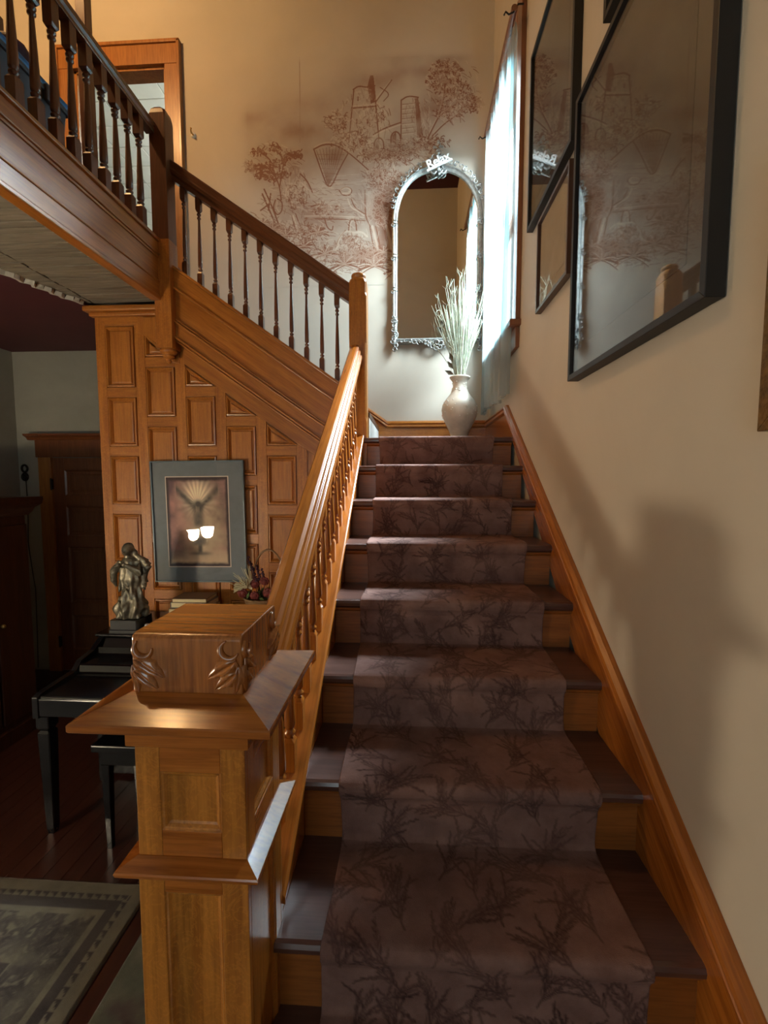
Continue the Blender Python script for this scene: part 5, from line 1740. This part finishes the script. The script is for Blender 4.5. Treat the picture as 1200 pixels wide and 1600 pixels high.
# ------------------------------------------------------------------ framed angel print on the panelled wall
def painting():
    w2_, h2_ = .312, .40
    e = empty('framed_painting', (-1.380, YP - 0.012, 1.465), 'blue-matted glazed print of a dark winged figure on the panelling', 'painting')
    e.rotation_euler = (0, math.radians(-0.6), 0)
    fw = .010
    for s in (-1, 1):
        MB().box(s * w2_, s * (w2_ - fw), -.028, 0, -h2_, h2_).build('frame_bar', 'grey_blue_frame', e, 0.002)
        MB().box(-w2_ + fw, w2_ - fw, -.028, 0, s * h2_, s * (h2_ - fw)).build('frame_bar', 'grey_blue_frame', e, 0.002)
    MB().box(-w2_ + fw, w2_ - fw, -.014, -.004, -h2_ + fw, h2_ - fw).build('mat_board', 'blue_mat', e)
    px0, px1, pz0, pz1 = -.212, .20, -.295, .293
    MB().box(px0 - .006, px1 + .006, -.0155, -.014, pz0 - .006, pz1 + .006).build('cream_fillet', 'cream_line', e)
    nu, nv = 130, 180
    rng = np.random.default_rng(2)
    X, Y = np.meshgrid(np.linspace(0, 1, nu), np.linspace(1, 0, nv))
    N1 = smooth_noise(nu, nv, 26, rng, 4); N2 = smooth_noise(nu, nv, 12, rng, 3)
    plum = np.array([.075, .030, .038]); tan = np.array([.34, .24, .15]); pale = np.array([.66, .50, .34]); dark = np.array([.028, .022, .018]); rose = np.array([.30, .13, .11])
    def mixa(a, b, t): return a + (b - a) * np.clip(t, 0, 1)[..., None]
    im = np.ones((nv, nu, 3)) * plum
    im = mixa(im, rose, (N1 - .35) * 2.2)
    im = mixa(im, tan, np.exp(-((X - .62) / .35) ** 2 - ((Y - .35) / .45) ** 2) * (0.5 + N2) * 1.1)
    ray = np.exp(-((X - .5) / .22) ** 2 - ((Y - .80) / .16) ** 2)
    ang = np.arctan2(Y - .70, X - .5)
    im = mixa(im, pale, ray * (1.0 + .35 * np.sin(ang * 22)))
    im = mixa(im, tan * 1.25, np.clip((.20 - Y) / .14, 0, 1) * (0.4 + N1))
    # wings, body, base
    for sgn in (-1, 1):
        d = np.abs((Y - .70) - 1.15 * (np.abs(X - .5) - .10) * 0.62) ; msk = ((X - .5) * sgn > .03) & ((X - .5) * sgn < .34)
        im = mixa(im, dark * 2.0, np.where(msk, np.exp(-(d / .055) ** 2) * (.55 + .8 * N2), 0))
    im = mixa(im, dark * 1.6, np.exp(-((X - .51) / .065) ** 2 - ((Y - .70) / .045) ** 2) * 1.3)
    im = mixa(im, dark * 1.4, np.exp(-((X - .51) / .085) ** 4 - ((Y - .56) / .12) ** 4) * (.55 + .7 * N2))
    im = mixa(im, dark * 1.8, np.exp(-((X - .52) / .12) ** 4 - ((Y - .29) / .055) ** 4) * (.6 + .6 * N2))
    im = mixa(im, dark * 1.5, np.exp(-((X - .52) / .035) ** 4 - ((Y - .20) / .06) ** 4))
    im = mixa(im, dark * 2.5, np.exp(-((X - .52) / .17) ** 4 - ((Y - .145) / .02) ** 2) * .8)
    im = np.clip(im * 1.7, 0, 1)
    edge = np.minimum(np.minimum(X, 1 - X), np.minimum(Y, 1 - Y)) + .02 * (N2 - .5)
    im = mixa(im, plum * .55, np.clip((.055 - edge) / .03, 0, 1))
    pos = np.zeros((nv, nu, 3))
    pos[..., 0] = px0 + (px1 - px0) * X; pos[..., 1] = -.0162; pos[..., 2] = pz0 + (pz1 - pz0) * Y
    grid_mesh('print', pos, 'angel_print', e, None, {'paint': im})
    MB().box(-w2_ + fw, w2_ - fw, -.023, -.021, -h2_ + fw, h2_ - fw).build('glass', 'picture_glass', e)


painting()

# ------------------------------------------------------------------ rugs
def rug():
    x0, x1, y0, y1 = -2.95, -1.085, -0.6, 1.735
    ds = .006
    nu, nv = int((x1 - x0) / ds), int((y1 - y0) / ds)
    rng = np.random.default_rng(6)
    R = Ras(nu, nv)
    Y, X = np.mgrid[0:nv, 0:nu]
    e = np.minimum(np.minimum(X, nu - 1 - X), np.minimum(Y, nv - 1 - Y)) * ds
    along = np.where(np.minimum(X, nu - 1 - X) < np.minimum(Y, nv - 1 - Y), Y, X) * ds
    A = np.zeros((nv, nu), np.float32)
    saw = (along / .038) % 1.0
    A[(e > .055) & (e < .055 + .028 * saw)] = .95
    A[(e > .083) & (e < .125)] = .9
    A[(e > .335) & (e < .365)] = .95
    U_ = 1 / ds
    def motif(cx, cy, r):
        for i in range(int(8 + rng.integers(0, 6))):
            a = rng.uniform(0, 6.28); p = [(cx, cy)]; x, y = cx, cy
            for _ in range(5):
                a += rng.normal(0, .45); x += r / 5 * math.cos(a); y += r / 5 * math.sin(a); p.append((x, y))
            R.stroke(np.array(p) * U_, rng.uniform(.4, 1.2), rng.uniform(.5, .95), .8)
    for _ in range(1500):
        motif(rng.uniform(0, x1 - x0), rng.uniform(0, y1 - y0), rng.uniform(.03, .075))
    R.flush()
    inner = ((e > .145) & (e < .325)) | (e > .38)
    n = smooth_noise(nu, nv, 14, rng, 3)
    A = np.where(inner, np.maximum(A, R.a * .9 * (.5 + n)), A)
    A = np.where((e > .135) & (e < .145), 0, A)
    A = np.clip(A + .25 * (n - .5), 0, 1)
    pos = np.zeros((nv, nu, 3))
    pos[..., 0] = x0 + X * ds; pos[..., 1] = y0 + Y * ds; pos[..., 2] = np.where((e < ds * .5), 0.0, .009 + .001 * n)
    o = grid_mesh('area_rug', pos, 'rug_pile', None, {'ink': A})
    tag(o, 'cream and dark brown patterned area rug with toothed border, lower left', 'rug')
    nu, nv = 60, 240
    Y, X = np.mgrid[0:nv, 0:nu]
    n = smooth_noise(nu, nv, 16, rng, 4)
    pos = np.zeros((nv, nu, 3))
    pos[..., 0] = -1.02 + X / (nu - 1) * .36; pos[..., 1] = .2 + Y / (nv - 1) * 1.35; pos[..., 2] = .008 + .002 * n
    o = grid_mesh('floor_mat', pos, 'mat_pile', None, {'ink': np.clip((n - .5) * 4, 0, 1)})
    s = o.modifiers.new('thickness', 'SOLIDIFY'); s.thickness = .007; s.offset = -1
    tag(o, 'dark green mottled floor mat between the rug and the big newel', 'mat')


rug()

# ------------------------------------------------------------------ two-light lamp left of the picture (seen mirrored in the painting's glass)
LX, LY, LZ = -2.60, 0.30, 0.0
tt = empty('side_table', (LX, LY, 0.011), 'small round dark side table left of the stairs', 'table')
MB().lathe([(.24, .58), (.25, .585), (.25, .60), (.24, .606)], seg=28).build('table_top', 'dark_cabinet_wood', tt)
MB().lathe([(.03, .10), (.045, .16), (.03, .25), (.025, .45), (.05, .56), (.08, .58)], seg=18).build('pedestal', 'dark_cabinet_wood', tt)
for i in range(3):
    a = i * 2.094
    MB().tube([(0.02 * math.cos(a), 0.02 * math.sin(a), .14), (.13 * math.cos(a), .13 * math.sin(a), .10), (.20 * math.cos(a), .20 * math.sin(a), .015)], [.02, .018, .012], 8).build('foot', 'dark_cabinet_wood', tt)
la = empty('table_lamp', (LX, LY, 0.617), 'bronze table lamp with two glowing glass shades', 'lamp', rz=-0.35)
MB().lathe([(.09, 0), (.095, .01), (.07, .03), (.03, .045), (.018, .08), (.028, .12), (.018, .16), (.014, .24), (.03, .27), (.02, .30)], seg=20).build('base', 'bronze', la)
for (dx, dz) in ((-.085, .37), (.085, .40)):
    MB().tube([(0, 0, .27), (dx * .6, 0, .25), (dx, 0, .29), (dx, 0, dz)], .008, 8).build('arm', 'bronze', la)
    MB().lathe([(.032, dz), (.058, dz + .025), (.070, dz + .07), (.072, dz + .11), (.080, dz + .125), (.078, dz + .126), (.066, dz + .11), (.05, dz + .03)], (dx, 0, 0), 22).build('glass_shade', 'shade_glass', la)
